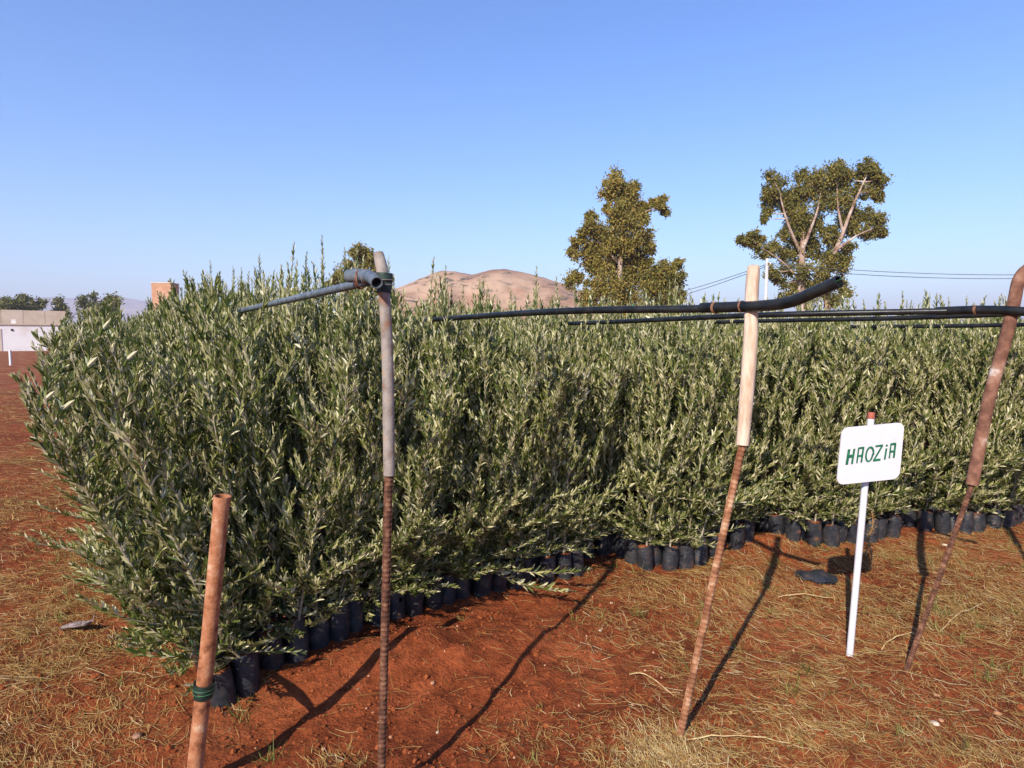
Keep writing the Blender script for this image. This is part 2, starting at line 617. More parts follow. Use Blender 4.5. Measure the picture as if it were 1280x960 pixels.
# ------------------------------------------------------------------ olive saplings: mesh variants
def perp(d):
    r = Vector((0, 0, 1)) if abs(d.z) < 0.9 else Vector((1, 0, 0))
    s = d.cross(r).normalized()
    return s, d.cross(s).normalized()


def leaves_mesh(name, P, D, S, L, W, rnd):
    P, D, S = (np.array(a, dtype=float) for a in (P, D, S))
    L = np.array(L)[:, None]
    W = np.array(W)[:, None]
    N = np.cross(D, S)
    fold = W * 0.22
    v0 = P
    a1 = P + D * L * 0.30 + S * W * 0.46 + N * fold
    b1 = P + D * L * 0.72 + S * W * 0.38 + N * (fold - L * 0.02)
    tip = P + D * L - N * L * 0.06
    b2 = P + D * L * 0.72 - S * W * 0.38 + N * (fold - L * 0.02)
    a2 = P + D * L * 0.30 - S * W * 0.46 + N * fold
    V = np.stack([v0, a1, b1, tip, b2, a2], 1).reshape(-1, 3)
    o = np.arange(len(P))[:, None] * 6
    q = np.concatenate([o + np.array([[0, 1, 2, 3]]), o + np.array([[0, 3, 4, 5]])], 0)
    return np_mesh(name, V, q, np.repeat(np.array(rnd), 6))


def grow(seed, height, lean, nbr=13, skirt=0, shoot=0.0, bare=0.12, droop=False, low_t=0.08, long_low=0):
    rs = random.Random(seed)
    stems = MB()
    P, D, S, L, W, C = [], [], [], [], [], []

    def leafy(pts, start, gap, size):
        """opposite leaf pairs along a twig"""
        acc = 0
        total = sum((pts[i + 1] - pts[i]).length for i in range(len(pts) - 1))
        turn = rs.random() * math.pi
        s = start * total
        run = 0.0
        i = 0
        seglen = (pts[1] - pts[0]).length
        tone = rs.uniform(-0.12, 0.12)
        while s < total:
            while run + seglen < s and i < len(pts) - 2:
                run += seglen
                i += 1
                seglen = (pts[i + 1] - pts[i]).length
            t = (s - run) / max(seglen, 1e-6)
            p = pts[i].lerp(pts[i + 1], min(t, 1))
            d = (pts[i + 1] - pts[i]).normalized()
            a, b = perp(d)
            frac = s / total
            turn += math.pi / 2 + rs.uniform(-0.35, 0.35)
            for sg in (0, math.pi):
                if rs.random() < 0.10:
                    continue
                az = turn + sg
                out = a * math.cos(az) + b * math.sin(az)
                ang = R(rs.uniform(18, 52) * (1 - 0.35 * frac))
                ld = (d * math.cos(ang) + out * math.sin(ang) + Vector((0, 0, 0.28))).normalized()
                sd = ld.cross(out)
                if sd.length < 1e-3:
                    sd = a
                sd = sd.normalized()
                rot = Matrix.Rotation(rs.uniform(-0.9, 0.9), 3, ld)
                sd = rot @ sd
                ln = size * rs.uniform(0.7, 1.2) * (1 - 0.45 * max(0, frac - 0.7) / 0.3)
                P.append(p[:])
                D.append(ld[:])
                S.append(sd[:])
                L.append(ln)
                W.append(ln * rs.uniform(0.22, 0.31))
                C.append(min(1, max(0, rs.betavariate(0.95, 1.25) + tone + 0.06 * frac)))
            s += gap * rs.uniform(0.75, 1.25)

    # leader
    n = 14
    ph1, ph2 = rs.uniform(0, 6), rs.uniform(0, 6)
    pts = []
    for k in range(n + 1):
        t = k / n
        x = lean * (t ** 1.1 if lean < 0.42 else t ** 0.72) + 0.018 * math.sin(ph1 + t * 7) * t
        y = 0.018 * math.sin(ph2 + t * 6) * t
        z = height * t - abs(lean) * 0.28 * t * t
        pts.append(Vector((x, y, z - 0.02)))
    stems.tube(pts, [0.0062 * (1 - 0.8 * k / n) + 0.0012 for k in range(n + 1)], 5)
    leafy(pts, bare, 0.020, 0.060)
    # side branches, rising
    for b in range(nbr + skirt):
        low = b >= nbr
        t = rs.uniform(0.03, 0.36) if low else low_t + (0.92 - low_t) * ((b + rs.random()) / nbr)
        k = min(int(t * n), n - 1)
        p = pts[k].lerp(pts[k + 1], t * n - k)
        az = rs.uniform(0, 2 * math.pi)
        if low:
            az = rs.uniform(-1.5, 1.5)
        elif lean > 0.1 and rs.random() < 0.45:
            az = rs.uniform(-1.2, 1.2)
        el = R(rs.uniform(-16, 26) if droop else rs.uniform(-14, 40)) if low else R(rs.uniform(36, 70))
        ln = (rs.uniform(0.22, 0.58) if droop else rs.uniform(0.16, 0.48)) if low else rs.uniform(0.16, 0.46) * (1 - 0.35 * t)
        m = 6
        d = Vector((math.cos(az) * math.cos(el), math.sin(az) * math.cos(el), math.sin(el)))
        bp = [p]
        for j in range(m):
            d = (d + Vector((rs.uniform(-0.1, 0.1), rs.uniform(-0.1, 0.1), rs.uniform(0.0, 0.26)))).normalized()
            bp.append(bp[-1] + d * ln / m)
        stems.tube(bp, [0.0032 * (1 - 0.75 * j / m) + 0.0007 for j in range(m + 1)], 3, False)
        leafy(bp, 0.10, 0.0195, 0.058)
        if ln > 0.26 and rs.random() < 0.7:
            q0 = bp[2 + rs.randrange(2)]
            dd = (d + Vector((rs.uniform(-0.8, 0.8), rs.uniform(-0.8, 0.8), 0.2))).normalized()
            tw = [q0]
            for j in range(4):
                dd = (dd + Vector((0, 0, 0.12))).normalized()
                tw.append(tw[-1] + dd * 0.04)
            stems.tube(tw, [0.0016, 0.0014, 0.0012, 0.001, 0.0008], 3, False)
            leafy(tw, 0.15, 0.017, 0.048)
    for b in range(long_low):       # long shoots sunk to the ground
        d = Vector((1, 0.5 * b - 0.1, -0.20 + 0.10 * b)).normalized()
        tw = [pts[0].lerp(pts[1], 0.3)]
        for j in range(10):
            d = (d + Vector((0, rs.uniform(-0.08, 0.08), 0.055 if j > 3 else 0.0))).normalized()
            tw.append(tw[-1] + d * (0.62 + 0.08 * b) / 10)
        stems.tube(tw, [0.0045 * (1 - 0.08 * j) + 0.0006 for j in range(11)], 5, False)
        leafy(tw, 0.22, 0.019, 0.066)
    if skirt:                       # short shoots from the stem foot, hanging about the bag
        for b in range(8):
            p = pts[0].lerp(pts[1], rs.uniform(0.3, 1.0))
            az, el = rs.uniform(0, 6.28), R(rs.uniform(0, 55))
            d = Vector((math.cos(az) * math.cos(el), math.sin(az) * math.cos(el), math.sin(el)))
            ln = rs.uniform(0.14, 0.33)
            tw = [p]
            for j in range(5):
                d = (d + Vector((rs.uniform(-0.15, 0.15), rs.uniform(-0.15, 0.15), rs.uniform(-0.16, 0.1)))).normalized()
                tw.append(tw[-1] + d * ln / 5)
            stems.tube(tw, [0.002, 0.0018, 0.0016, 0.0013, 0.001, 0.0008], 3, False)
            leafy(tw, 0.12, 0.019, 0.055)
    if shoot:
        for s_ in range(rs.choice((1, 2, 2))):
            k = n - 3 + s_
            d = Vector((rs.uniform(-0.12, 0.12), rs.uniform(-0.12, 0.12), 1)).normalized()
            sp = [pts[k]]
            for j in range(7):
                d = (d + Vector((rs.uniform(-0.05, 0.05), rs.uniform(-0.05, 0.05), 0.03))).normalized()
                sp.append(sp[-1] + d * shoot / 7)
            stems.tube(sp, [0.003 * (1 - 0.7 * j / 7) + 0.0008 for j in range(8)], 3, False)
            leafy(sp, 0.05, 0.016, 0.047)
    sm = stems.mesh('sapling_stem')
    sm.materials.append(M['bark'])
    fm = leaves_mesh('sapling_leaves', P, D, S, L, W, C)
    fm.materials.append(M['leaf'])
    return sm, fm


VAR = []          # (stem mesh, leaf mesh)
for k in range(5):
    VAR.append(grow(100 + k, 1.50 + 0.04 * k, 0.02, 12, bare=0.35, low_t=0.3))                     # 0-4 upright
for k in range(3):
    VAR.append(grow(200 + k, 1.50, 0.02, 11, 0, 0.42 + 0.06 * k, bare=0.35, low_t=0.3))            # 5-7 with tall shoots
for k in range(4):
    VAR.append(grow(300 + k, 1.58, 0.30, 17, 5, bare=0.12, low_t=0.16))                  # 8-11 leaning a little, full to the ground
for k in range(4):
    VAR.append(grow(400 + k, 1.74, 0.66, 18, 11, bare=0.05))                  # 12-15 leaning far out
VAR.append(grow(500, 1.40, 0.38, 16, 8, bare=0.08, droop=True, long_low=2))                          # 16 sprawling


for k in range(3):
    VAR.append(grow(510 + k, 1.54, 0.40, 17, 7, bare=0.12, droop=True, low_t=0.14))      # 17-19 arching over the bags


def bag_mesh(seed, hole=False):
    rs = random.Random(seed)
    seg, rings = 16, 9
    r0, hgt = 0.058, 0.215
    V, F = [], []
    ph = [rs.uniform(0, 6) for _ in range(4)]
    for i in range(rings + 1):
        t = i / rings
        z = -0.03 + (hgt + 0.03) * t
        for k in range(seg):
            a = 2 * math.pi * k / seg
            r = r0 * (0.93 + 0.10 * math.sin(t * 3.0))
            r += 0.0022 * math.sin(3 * a + ph[0] + 4 * t) + 0.0016 * math.sin(5 * a + ph[1] - 7 * t) + 0.0015 * math.sin(14 * t + ph[2] + 2 * a)
            r += rs.uniform(-0.0012, 0.0012)
            zz = z
            if i == rings:
                r *= 0.985
                zz += 0.006 * math.sin(2 * a + ph[3]) + rs.uniform(-0.003, 0.003)
            V.append((r * math.cos(a), r * math.sin(a), zz))
    for i in range(rings):
        for k in range(seg):
            if hole and i == 5 and k in (11,):
                continue
            k2 = (k + 1) % seg
            F.append((i * seg + k, i * seg + k2, (i + 1) * seg + k2, (i + 1) * seg + k))
    me = bpy.data.meshes.new('bag')
    me.from_pydata(V, [], F)
    me.polygons.foreach_set('use_smooth', [True] * len(F))
    me.materials.append(M['bag'])
    # soil inside
    sv = [(0, 0, hgt - 0.014 + rs.uniform(0, 0.01))]
    for k in range(seg):
        a = 2 * math.pi * k / seg
        sv.append((r0 * 0.93 * math.cos(a), r0 * 0.93 * math.sin(a), hgt - 0.022 + rs.uniform(-0.004, 0.006)))
    so = bpy.data.meshes.new('soil')
    so.from_pydata(sv, [], [(0, 1 + k, 1 + (k + 1) % seg) for k in range(seg)])
    so.materials.append(M['potting'])
    return me, so


BAGS = [bag_mesh(600 + k, k == 1) for k in range(6)]
BAG_H = 0.205

# where the saplings stand: beds across (v), with the near end of each row (u)
BEDS = [('big', 0.42, 2.74), ('gap1', 2.86, 3.16), ('post', 3.27, 4.20), ('gap2', 4.32, 4.46), ('sign', 4.55, 5.40), ('gap3', 5.50, 5.68),
        ('rusty', 5.78, 6.95), ('far', 7.08, 11.5)]


def front_u(bed, v):
    if bed == 'big':
        return float(np.interp(v, [0.42, 0.75, 1.06, 1.96, 2.74], [3.06, 3.2, 3.33, 3.45, 3.43]))
    if bed == 'gap1':
        return 3.66
    if bed == 'post':
        return float(np.interp(v, [3.27, 3.45, 4.2], [3.30, 3.08, 3.16]))
    if bed == 'gap2':
        return 3.36
    if bed == 'sign':
        return float(np.interp(v, [4.55, 4.75, 5.4], [2.95, 2.80, 2.60]))
    if bed == 'gap3':
        return 2.74
    if bed == 'rusty':
        return float(np.interp(v, [5.78, 6.03, 6.95], [2.58, 2.30, 2.20]))
    return 2.1


cand = []      # bed, row, col, position, u, v
for bed, v0, v1 in BEDS:
    ncol = max(1, int(round((v1 - v0) / 0.122)) + 1)
    for c in range(ncol):
        v = v0 + (v1 - v0) * c / max(1, ncol - 1)
        u = front_u(bed, v) + random.uniform(-0.045, 0.045)
        row = 0
        while u < 22:
            jit = 0.018 if row < 5 else 0.035
            du, dv = random.uniform(-jit, jit), random.uniform(-jit, jit)
            p = uv(u + du, v + dv)
            keep = True
            if row > 6 and c > 6 and random.random() < min(0.72, 0.3 + 0.04 * (row - 6)):
                keep = False
            if p.x > p.y * 0.98 + 1.0:
                keep = False
            if keep:
                cand.append([bed, row, c, p, u + du, v + dv])
            row += 1
            u += 0.122 if u < 9 else 0.17

# the 300 that show largest: front rows and the open left side, nearest first
def score(cd):
    bed, row, c, p, u, v = cd
    d = math.hypot(p.x, p.y)
    pen = 0.55 * row
    if bed == 'big':
        pen = min(pen, 0.9 * c)
    off = max(0, p.x - p.y * 0.86) * 8
    if bed == 'far':
        off += 4
    return d + pen + off


cand.sort(key=score)
single, rest = cand[:300], cand[300:]

ORD = ['first', 'second', 'third', 'fourth', 'fifth', 'sixth', 'seventh', 'eighth', 'ninth', 'tenth', 'eleventh', 'twelfth', 'thirteenth', 'fourteenth', 'fifteenth',
       'sixteenth', 'seventeenth', 'eighteenth', 'nineteenth', 'twentieth']
TENS = {20: 'twenty', 30: 'thirty', 40: 'forty', 50: 'fifty', 60: 'sixty', 70: 'seventy'}


def ordinal(n):
    """n counted from zero"""
    n += 1
    if n <= 20:
        return ORD[n - 1]
    if n % 10 == 0:
        return TENS[n][:-1] + 'ieth'
    return TENS[n - n % 10] + '-' + ORD[n % 10 - 1]


BED_TEXT = {'post': ('bed behind pale wooden post', 'saplings of the bed behind the pale post'), 'sign': ('bed behind white sign', 'saplings of the bed behind the sign'),
            'rusty': ('bed behind leaning rusty post', 'saplings of the bed behind the rusty post'), 'far': ('outermost bed beyond rusty post', 'saplings of the outermost bed'),
            'gap1': ('gap beside pale post bed', 'saplings set back between the beds'), 'gap2': ('gap beside sign bed', 'saplings set back between the beds'),
            'gap3': ('gap beside rusty post bed', 'saplings set back between the beds')}


def describe(bed, row, c):
    if bed == 'big':
        if c == 0 and row == 0:
            return 'olive sapling in black bag at the wide bed corner beside the short rusty pipe', 'saplings of the wide bed'
        if c == 0:
            return 'olive sapling leaning over the straw path, %s back from the short pipe corner' % ordinal(row), 'saplings leaning out over the path'
        if row == 0:
            return 'olive sapling, front row of wide bed, %s bag from the short pipe corner' % ordinal(c), 'front row of the wide bed'
        return 'olive sapling inside wide bed, %s row back, %s from the straw path' % (ordinal(row), ordinal(c)), 'saplings inside the wide bed'
    t, g_ = BED_TEXT[bed]
    if row == 0:
        return 'olive sapling, front row of %s, %s from wide bed' % (t, ordinal(c)), g_
    return 'olive sapling in %s, %s row back, %s along' % (t, ordinal(row), ordinal(c)), g_


ANG_V, ANG_U = math.atan2(VS.y, VS.x), math.atan2(US.y, US.x)


def habit(bed, row, c, u, v):
    var, ang, s = habit0(bed, row, c, u, v)
    if bed == 'big':
        s *= 1 + 0.135 * min(1, max(0, row - 1) / 8) * min(1, max(0.0, (2.6 - v) / 1.2))
        s *= (0.82, 0.87, 0.91, 0.95, 0.98)[c] if c < 5 else 1.0
    return var, ang, s


def habit0(bed, row, c, u, v):
    """variant, heading and extra scale from the place in the bed"""
    left = c if bed == 'big' else 99
    if left == 0 and row > 0:
        return random.choice((12, 13, 14, 15)), ANG_V + math.pi + random.uniform(-0.35, 0.3), random.uniform(0.92, 1.05)
    if left == 0 or (row == 0 and left <= 1):
        return random.choice((12, 13, 14, 15)), ANG_V + math.pi + random.uniform(0.2, 0.9), random.uniform(0.9, 1.02)
    if left <= 2:
        return random.choice((12, 13, 8, 9, 10)), ANG_V + math.pi + random.uniform(-0.3, 0.5), random.uniform(0.92, 1.05)
    if left <= 4 and row > 0:
        return random.choice((8, 9, 10, 11)), ANG_V + math.pi + random.uniform(-0.5, 0.5), random.uniform(0.98, 1.12)
    if row == 0 and bed == 'big' and 4 <= c <= 12 and random.random() < 0.45:
        return random.choice((12, 13, 14, 15)), ANG_U + math.pi + random.uniform(-0.5, 0.7), random.uniform(0.66, 0.84)
    if row == 0 and bed == 'big' and random.random() < 0.85:
        return random.choice((17, 18, 19)), ANG_U + math.pi + random.uniform(-0.6, 0.6), random.uniform(0.86, 1.0)
    if row == 0 and random.random() < 0.14:
        return random.choice((17, 18, 19)), ANG_U + math.pi + random.uniform(-0.6, 0.6), random.uniform(0.86, 1.0)
    if row == 0:
        return random.choice((8, 9, 10, 11)), ANG_U + math.pi + random.uniform(-0.7, 0.7), random.uniform(0.90, 1.03)
    if row <= 2:
        return random.choice((8, 9, 10, 11, 0, 1)), ANG_U + math.pi + random.uniform(-1.2, 1.2), random.uniform(0.93, 1.05)
    r = random.random()
    up = 1.0
    if r < (0.24 if bed == 'big' else 0.19):
        return random.choice((5, 6, 7)), random.uniform(0, 6.28), up * random.uniform(0.88, 1.10)
    return random.choice((0, 1, 2, 3, 4)), random.uniform(0, 6.28), up * random.uniform(0.90, 1.1)


first_of = {}
sprawl = min(range(len(single)), key=lambda i: (single[i][3] - Vector((-0.15, 3.95, 0))).length + single[i][1])
for i, (bed, row, c, p, u, v) in enumerate(single):
    var, ang, s = habit(bed, row, c, u, v)
    if i == sprawl:
        var, ang, s = 16, ANG_U + math.pi + 0.5, 1.0
    lab, grp = describe(bed, row, c)
    root = empty('olive_sapling', (p.x, p.y, gh(p.x, p.y) - 0.012), ang)
    tag(root, lab, 'olive sapling', grp)
    bm_, sm_ = BAGS[i % 6]
    b = obj('bag', bm_, None, root)
    tilt = random.uniform(-0.04, 0.17) if var >= 8 else random.uniform(0, 0.03)
    sc = random.uniform(0.80, 0.98)
    b.rotation_euler = (random.uniform(-0.09, 0.09), tilt, random.uniform(0, 6.28) if bed != 'big' or row or c else 0)
    b.scale = (random.uniform(0.92, 1.05), random.uniform(0.92, 1.05), sc)
    obj('soil', sm_, None, b)
    st = obj('stem', VAR[var][0], None, root, (0, 0, BAG_H * sc - 0.02))
    st.scale = (1, 1, s)
    fo = obj('leaves', VAR[var][1], None, root, (0, 0, BAG_H * sc - 0.02))
    fo.scale = (1, 1, s)
    tag(fo, None, None, None, 'stuff')
    first_of.setdefault(var, (st, fo))

# the rest of the nursery: one scattered object
pts = np.zeros((len(rest), 3))
att_v = np.zeros(len(rest), dtype=np.int32)
att_r = np.zeros((len(rest), 3))
att_s = np.zeros((len(rest), 3))
for i, (bed, row, c, p, u, v) in enumerate(rest):
    var, ang, s = habit(bed, row, c, u, v)
    if var not in first_of:
        var = random.choice([k for k in first_of if (k < 8) == (var < 8)])
    pts[i] = (p.x, p.y, gh(p.x, p.y) + BAG_H - 0.03)
    att_v[i] = var
    att_r[i] = (0, 0, ang)
    att_s[i] = (1, 1, s)
me = bpy.data.meshes.new('sapling_mass')
me.vertices.add(len(pts))
me.vertices.foreach_set('co', pts.ravel().astype(np.float32))
a = me.attributes.new('variant', 'INT', 'POINT')
a.data.foreach_set('value', att_v)
a = me.attributes.new('turn', 'FLOAT_VECTOR', 'POINT')
a.data.foreach_set('vector', att_r.ravel().astype(np.float32))
a = me.attributes.new('size', 'FLOAT_VECTOR', 'POINT')
a.data.foreach_set('vector', att_s.ravel().astype(np.float32))
mass = obj('olive_saplings', me)
tag(mass, 'dense mass of grey green olive saplings filling the beds behind the front rows', 'olive saplings', None, 'stuff')
ng = bpy.data.node_groups.new('sapling_scatter', 'GeometryNodeTree')
ng.interface.new_socket('Geometry', in_out='INPUT', socket_type='NodeSocketGeometry')
ng.interface.new_socket('Geometry', in_out='OUTPUT', socket_type='NodeSocketGeometry')
gi = ng.nodes.new('NodeGroupInput')
go = ng.nodes.new('NodeGroupOutput')
jo = ng.nodes.new('GeometryNodeJoinGeometry')
nav = ng.nodes.new('GeometryNodeInputNamedAttribute')
nav.data_type = 'INT'
nav.inputs[0].default_value = 'variant'
nar = ng.nodes.new('GeometryNodeInputNamedAttribute')
nar.data_type = 'FLOAT_VECTOR'
nar.inputs[0].default_value = 'turn'
nas = ng.nodes.new('GeometryNodeInputNamedAttribute')
nas.data_type = 'FLOAT_VECTOR'
nas.inputs[0].default_value = 'size'
for var in sorted(set(att_v.tolist())):
    st, fo = first_of[var]
    j = ng.nodes.new('GeometryNodeJoinGeometry')
    for o in (st, fo):
        oi = ng.nodes.new('GeometryNodeObjectInfo')
        oi.inputs['Object'].default_value = o
        ng.links.new(oi.outputs['Geometry'], j.inputs[0])
    cmp_ = ng.nodes.new('FunctionNodeCompare')
    cmp_.data_type = 'INT'
    cmp_.operation = 'EQUAL'
    ng.links.new(nav.outputs['Attribute'], cmp_.inputs[2])
    cmp_.inputs[3].default_value = var
    io = ng.nodes.new('GeometryNodeInstanceOnPoints')
    ng.links.new(gi.outputs[0], io.inputs['Points'])
    ng.links.new(cmp_.outputs[0], io.inputs['Selection'])
    ng.links.new(j.outputs[0], io.inputs['Instance'])
    ng.links.new(nar.outputs['Attribute'], io.inputs['Rotation'])
    ng.links.new(nas.outputs['Attribute'], io.inputs['Scale'])
    ng.links.new(io.outputs[0], jo.inputs[0])
ng.links.new(jo.outputs[0], go.inputs[0])
mod = mass.modifiers.new('scatter', 'NODES')
mod.node_group = ng


# ------------------------------------------------------------------ posts
def rebar(p0, p1, r, mat, parent, name='rebar_rod', pitch=0.017):
    p0, p1 = Vector(p0), Vector(p1)
    L = (p1 - p0).length
    n = int(L / pitch)
    pts, rad = [], []
    for k in range(n):
        t0 = k / n
        for fr, rr in ((0.0, 0.95), (0.55, 0.95), (0.68, 1.09), (0.86, 1.09)):
            pts.append(p0.lerp(p1, t0 + fr / n))
            rad.append(r * rr)
    pts.append(p1)
    rad.append(r * 0.9)
    mb = MB().tube(pts, rad, 10)
    for sgn in (1, -1):                   # the two lengthwise ribs
        t = (p1 - p0).normalized()
        s = t.cross(Vector((0, 1, 0.2))).normalized() * sgn * r * 1.0
        mb.tube([p0 + s, p1 + s], r * 0.16, 4)
    return mb.build(name, mat, parent)


def coil(center, axis, r, tr, turns, height, mat, name, parent, seg=6, wob=0.0):
    axis = Vector(axis).normalized()
    a, b = perp(axis)
    n = int(turns * 18)
    pts = []
    for k in range(n + 1):
        t = k / n
        an = 2 * math.pi * turns * t
        rr = r * (1 + wob * math.sin(an * 0.7 + 1))
        pts.append(Vector(center) + axis * (height * (t - 0.5)) + (a * math.cos(an) + b * math.sin(an)) * rr)
    return MB().tube(pts, tr, seg).build(name, mat, parent)


def band(center, axis, r, h, mat, name, parent, n=3, wob=0.06):
    """flat strap wound round a post: n overlapping flat turns"""
    axis = Vector(axis).normalized()
    a, b = perp(axis)
    V, F = [], []
    seg = 24
    rs = random.Random(int(r * 1e5) + n)
    for w in range(n):
        z0 = h * (w / n - 0.5) + rs.uniform(-0.1, 0.1) * h
        wd = h * 0.46
        tilt = rs.uniform(-0.2, 0.2)
        o = len(V)
        for k in range(seg):
            an = 2 * math.pi * k / seg
            rr = r * (1 + wob * w + 0.04 * math.sin(3 * an + w))
            dirv = a * math.cos(an) + b * math.sin(an)
            zc = z0 + tilt * r * math.cos(an)
            for rr2, zz in ((rr, 0), (rr, wd), (rr - 0.0035, wd), (rr - 0.0035, 0)):
                V.append(Vector(center) + dirv * rr2 + axis * (zc + zz))
        for k in range(seg):
            k2 = (k + 1) % seg
            for j in range(4):
                j2 = (j + 1) % 4
                F.append((o + k * 4 + j, o + k2 * 4 + j, o + k2 * 4 + j2, o + k * 4 + j2))
    mb = MB()
    mb.add(V, F)
    return mb.build(name, mat, parent)


def lc(root, P):
    return Vector(P) - root.location


# post one: short rusty pipe at the corner of the wide bed
bx, by = on_ground(240, 985)
post1 = empty('short_pipe_post', (bx, by, gh(bx, by)))
tag(post1, 'short rusty orange open pipe with dark strap wound round it', 'post')
top1 = lc(post1, at(278, 620, by))
mid1 = top1 * 0.5 + Vector((0.004, 0, 0))
MB().tube([top1 * -0.25, Vector((0, 0, 0)), mid1, top1 * 0.96, top1 * 0.975, top1], [0.0275, 0.0275, 0.0265, 0.0262, 0.029, 0.0295], 20, hollow=0.82).build('pipe', M['rust_orange'], post1)
tie1 = lc(post1, at(255, 861, by))
band(tie1, top1, 0.0315, 0.045, M['strap'], 'strap_wrap', post1, 3)
coil(tie1, top1, 0.0362, 0.0013, 2.2, 0.03, M['green_line'], 'green_stripe', post1, 5)

# strap from that post along the side of the bed
s0 = Vector(post1.location) + tie1 + Vector((-0.032, 0.0, 0.005))
strap_path = curve_pts([s0, uv(2.75, 0.325, 0.30), uv(3.1, 0.325, 0.235), uv(3.8, 0.315, 0.175), uv(4.8, 0.31, 0.16), uv(6.4, 0.30, 0.15), uv(8.0, 0.30, 0.14)], 60)
V, F = [], []
for k, p in enumerate(strap_path):
    w = 0.008 + 0.014 * min(1, k / 12)
    tw = 0.012 * math.sin(k * 0.35)
    for dx, dz in ((-0.002 + tw, w), (0.002 + tw, w), (0.002 - tw, -w), (-0.002 - tw, -w)):
        V.append(p + VS * dx + Vector((0, 0, dz)))
for k in range(len(strap_path) - 1):
    for j in range(4):
        F.append((k * 4 + j, k * 4 + (j + 1) % 4, k * 4 + 4 + (j + 1) % 4, k * 4 + 4 + j))
F += [(0, 1, 2, 3), (len(V) - 4, len(V) - 3, len(V) - 2, len(V) - 1)]
mb = MB()
mb.add(V, F)
strap = empty('bed_strap', (s0.x, s0.y, 0))
mb.v = [tuple(Vector(p) - strap.location) for p in mb.v]
mb.build('strap', M['strap'], strap)
MB().tube([p + VS * -0.006 - strap.location + Vector((0, 0, 0.006)) for p in strap_path], 0.0014, 5).build('green_stripe', M['green_line'], strap)
tag(strap, 'dark green striped strap stretched along the bags from the short rusty pipe', 'strap')

# post two: rebar with a grey pipe sleeve, bent over at the top
bx, by = on_ground(474, 1005)
post2 = empty('pipe_post', (bx, by, gh(bx, by)))
tag(post2, 'grey weathered pipe with bent tip set on dark ribbed rebar', 'post')
j2 = lc(post2, at(486.5, 594, by))
rebar(Vector((-0.004, 0, -0.25)), j2 + Vector((0, 0, 0.04)), 0.0125, M['rust_dark'], post2)
k2 = lc(post2, at(484.5, 450, by))
k3 = lc(post2, at(480.5, 370, by))
k4 = lc(post2, at(478, 340, by))
k5 = lc(post2, at(473, 317, by + 0.02))
MB().tube(curve_pts([j2, k2, k3, k4, k5], 16), [0.0195] * 13 + [0.0195, 0.019, 0.018, 0.0165], 16, hollow=0.8).build('pipe_sleeve', M['galv'], post2)
tz2 = lc(post2, at(480, 356, by))
band(tz2, (0.05, 0, 1), 0.0245, 0.055, M['strap'], 'strap_wrap', post2, 3, 0.08)
coil(tz2 + Vector((0, 0, 0.006)), (0.05, 0, 1), 0.0315, 0.0012, 2.0, 0.03, M['galv'], 'strap_stripe', post2, 5)

# post three: pale wooden pole on ribbed rebar, leaning
bx, by = on_ground(850, 922)
post3 = empty('wooden_post', (bx, by, gh(bx, by)))
tag(post3, 'pale bleached wooden pole set on leaning orange ribbed rebar', 'post')
j3 = lc(post3, at(928, 556, by + 0.03))
rebar(j3 * -0.2, j3 * 1.05, 0.0135, M['rebar_orange'], post3, 'rebar_rod', 0.019)
t3 = lc(post3, at(942, 334, by + 0.04))
m3 = j3.lerp(t3, 0.55) + Vector((0.006, 0, 0))
mb = MB().tube(curve_pts([j3, m3, j3.lerp(t3, 0.8), t3], 12), [0.0245, 0.026, 0.027, 0.0272, 0.027, 0.0268, 0.0262, 0.026, 0.0258, 0.0256, 0.0254, 0.025, 0.0235][:13], 14)
mb.v = [(x + random.uniform(-0.0008, 0.0008), y + random.uniform(-0.0008, 0.0008), z + (random.uniform(-0.012, 0.012) if z > t3.z - 0.02 else 0)) for x, y, z in mb.v]
mb.build('wooden_pole', M['pale_wood'], post3)
h3 = lc(post3, at(940.5, 383, by + 0.04))
band(h3, (0.1, 0, 1), 0.031, 0.032, M['strap'], 'strap_wrap', post3, 2)


# post four and its two fellows beyond the frame: brown rusty pipe curving over, thin rod below
bx, by = on_ground(1133, 836)
post4 = empty('rusty_pipe_post', (bx, by, gh(bx, by)))
tag(post4, 'leaning brown rusty pipe with curved top on thin dark rod', 'post')
j4 = lc(post4, at(1215, 606, by + 0.05))
rebar(j4 * -0.2, j4 * 1.05, 0.0125, M['rust_dark'], post4)
cp = [j4, lc(post4, at(1236, 500, by + 0.06)), lc(post4, at(1258, 420, by + 0.07)), lc(post4, at(1268, 375, by + 0.08)), lc(post4, at(1274, 349, by + 0.08)), lc(post4, at(1286, 336, by + 0.08)),
      lc(post4, at(1304, 333, by + 0.08))]
MB().tube(curve_pts(cp, 24), 0.0275, 16, hollow=0.85).build('pipe', M['rust_brown'], post4)
h4 = lc(post4, at(1264, 391, by + 0.08))
band(h4, (0.2, 0, 1), 0.0335, 0.03, M['strap'], 'strap_wrap', post4, 2)
for u_, v_, lab in ((1.3, 4.52, 'first'), (1.1, 5.75, 'second')):
    o = post4.copy()
    COL.objects.link(o)
    P = uv(u_, v_)
    o.location = (P.x, P.y, gh(P.x, P.y))
    o.rotation_euler = (0, 0, 0.25 if lab == 'first' else -0.3)
    tag(o, ('leaning brown rusty pipe next beyond the one by the sign' if lab == 'first' else 'brown rusty pipe post outermost of the row'), 'post')
    for ch in list(post4.children):
        c = ch.copy()
        COL.objects.link(c)
        c.parent = o


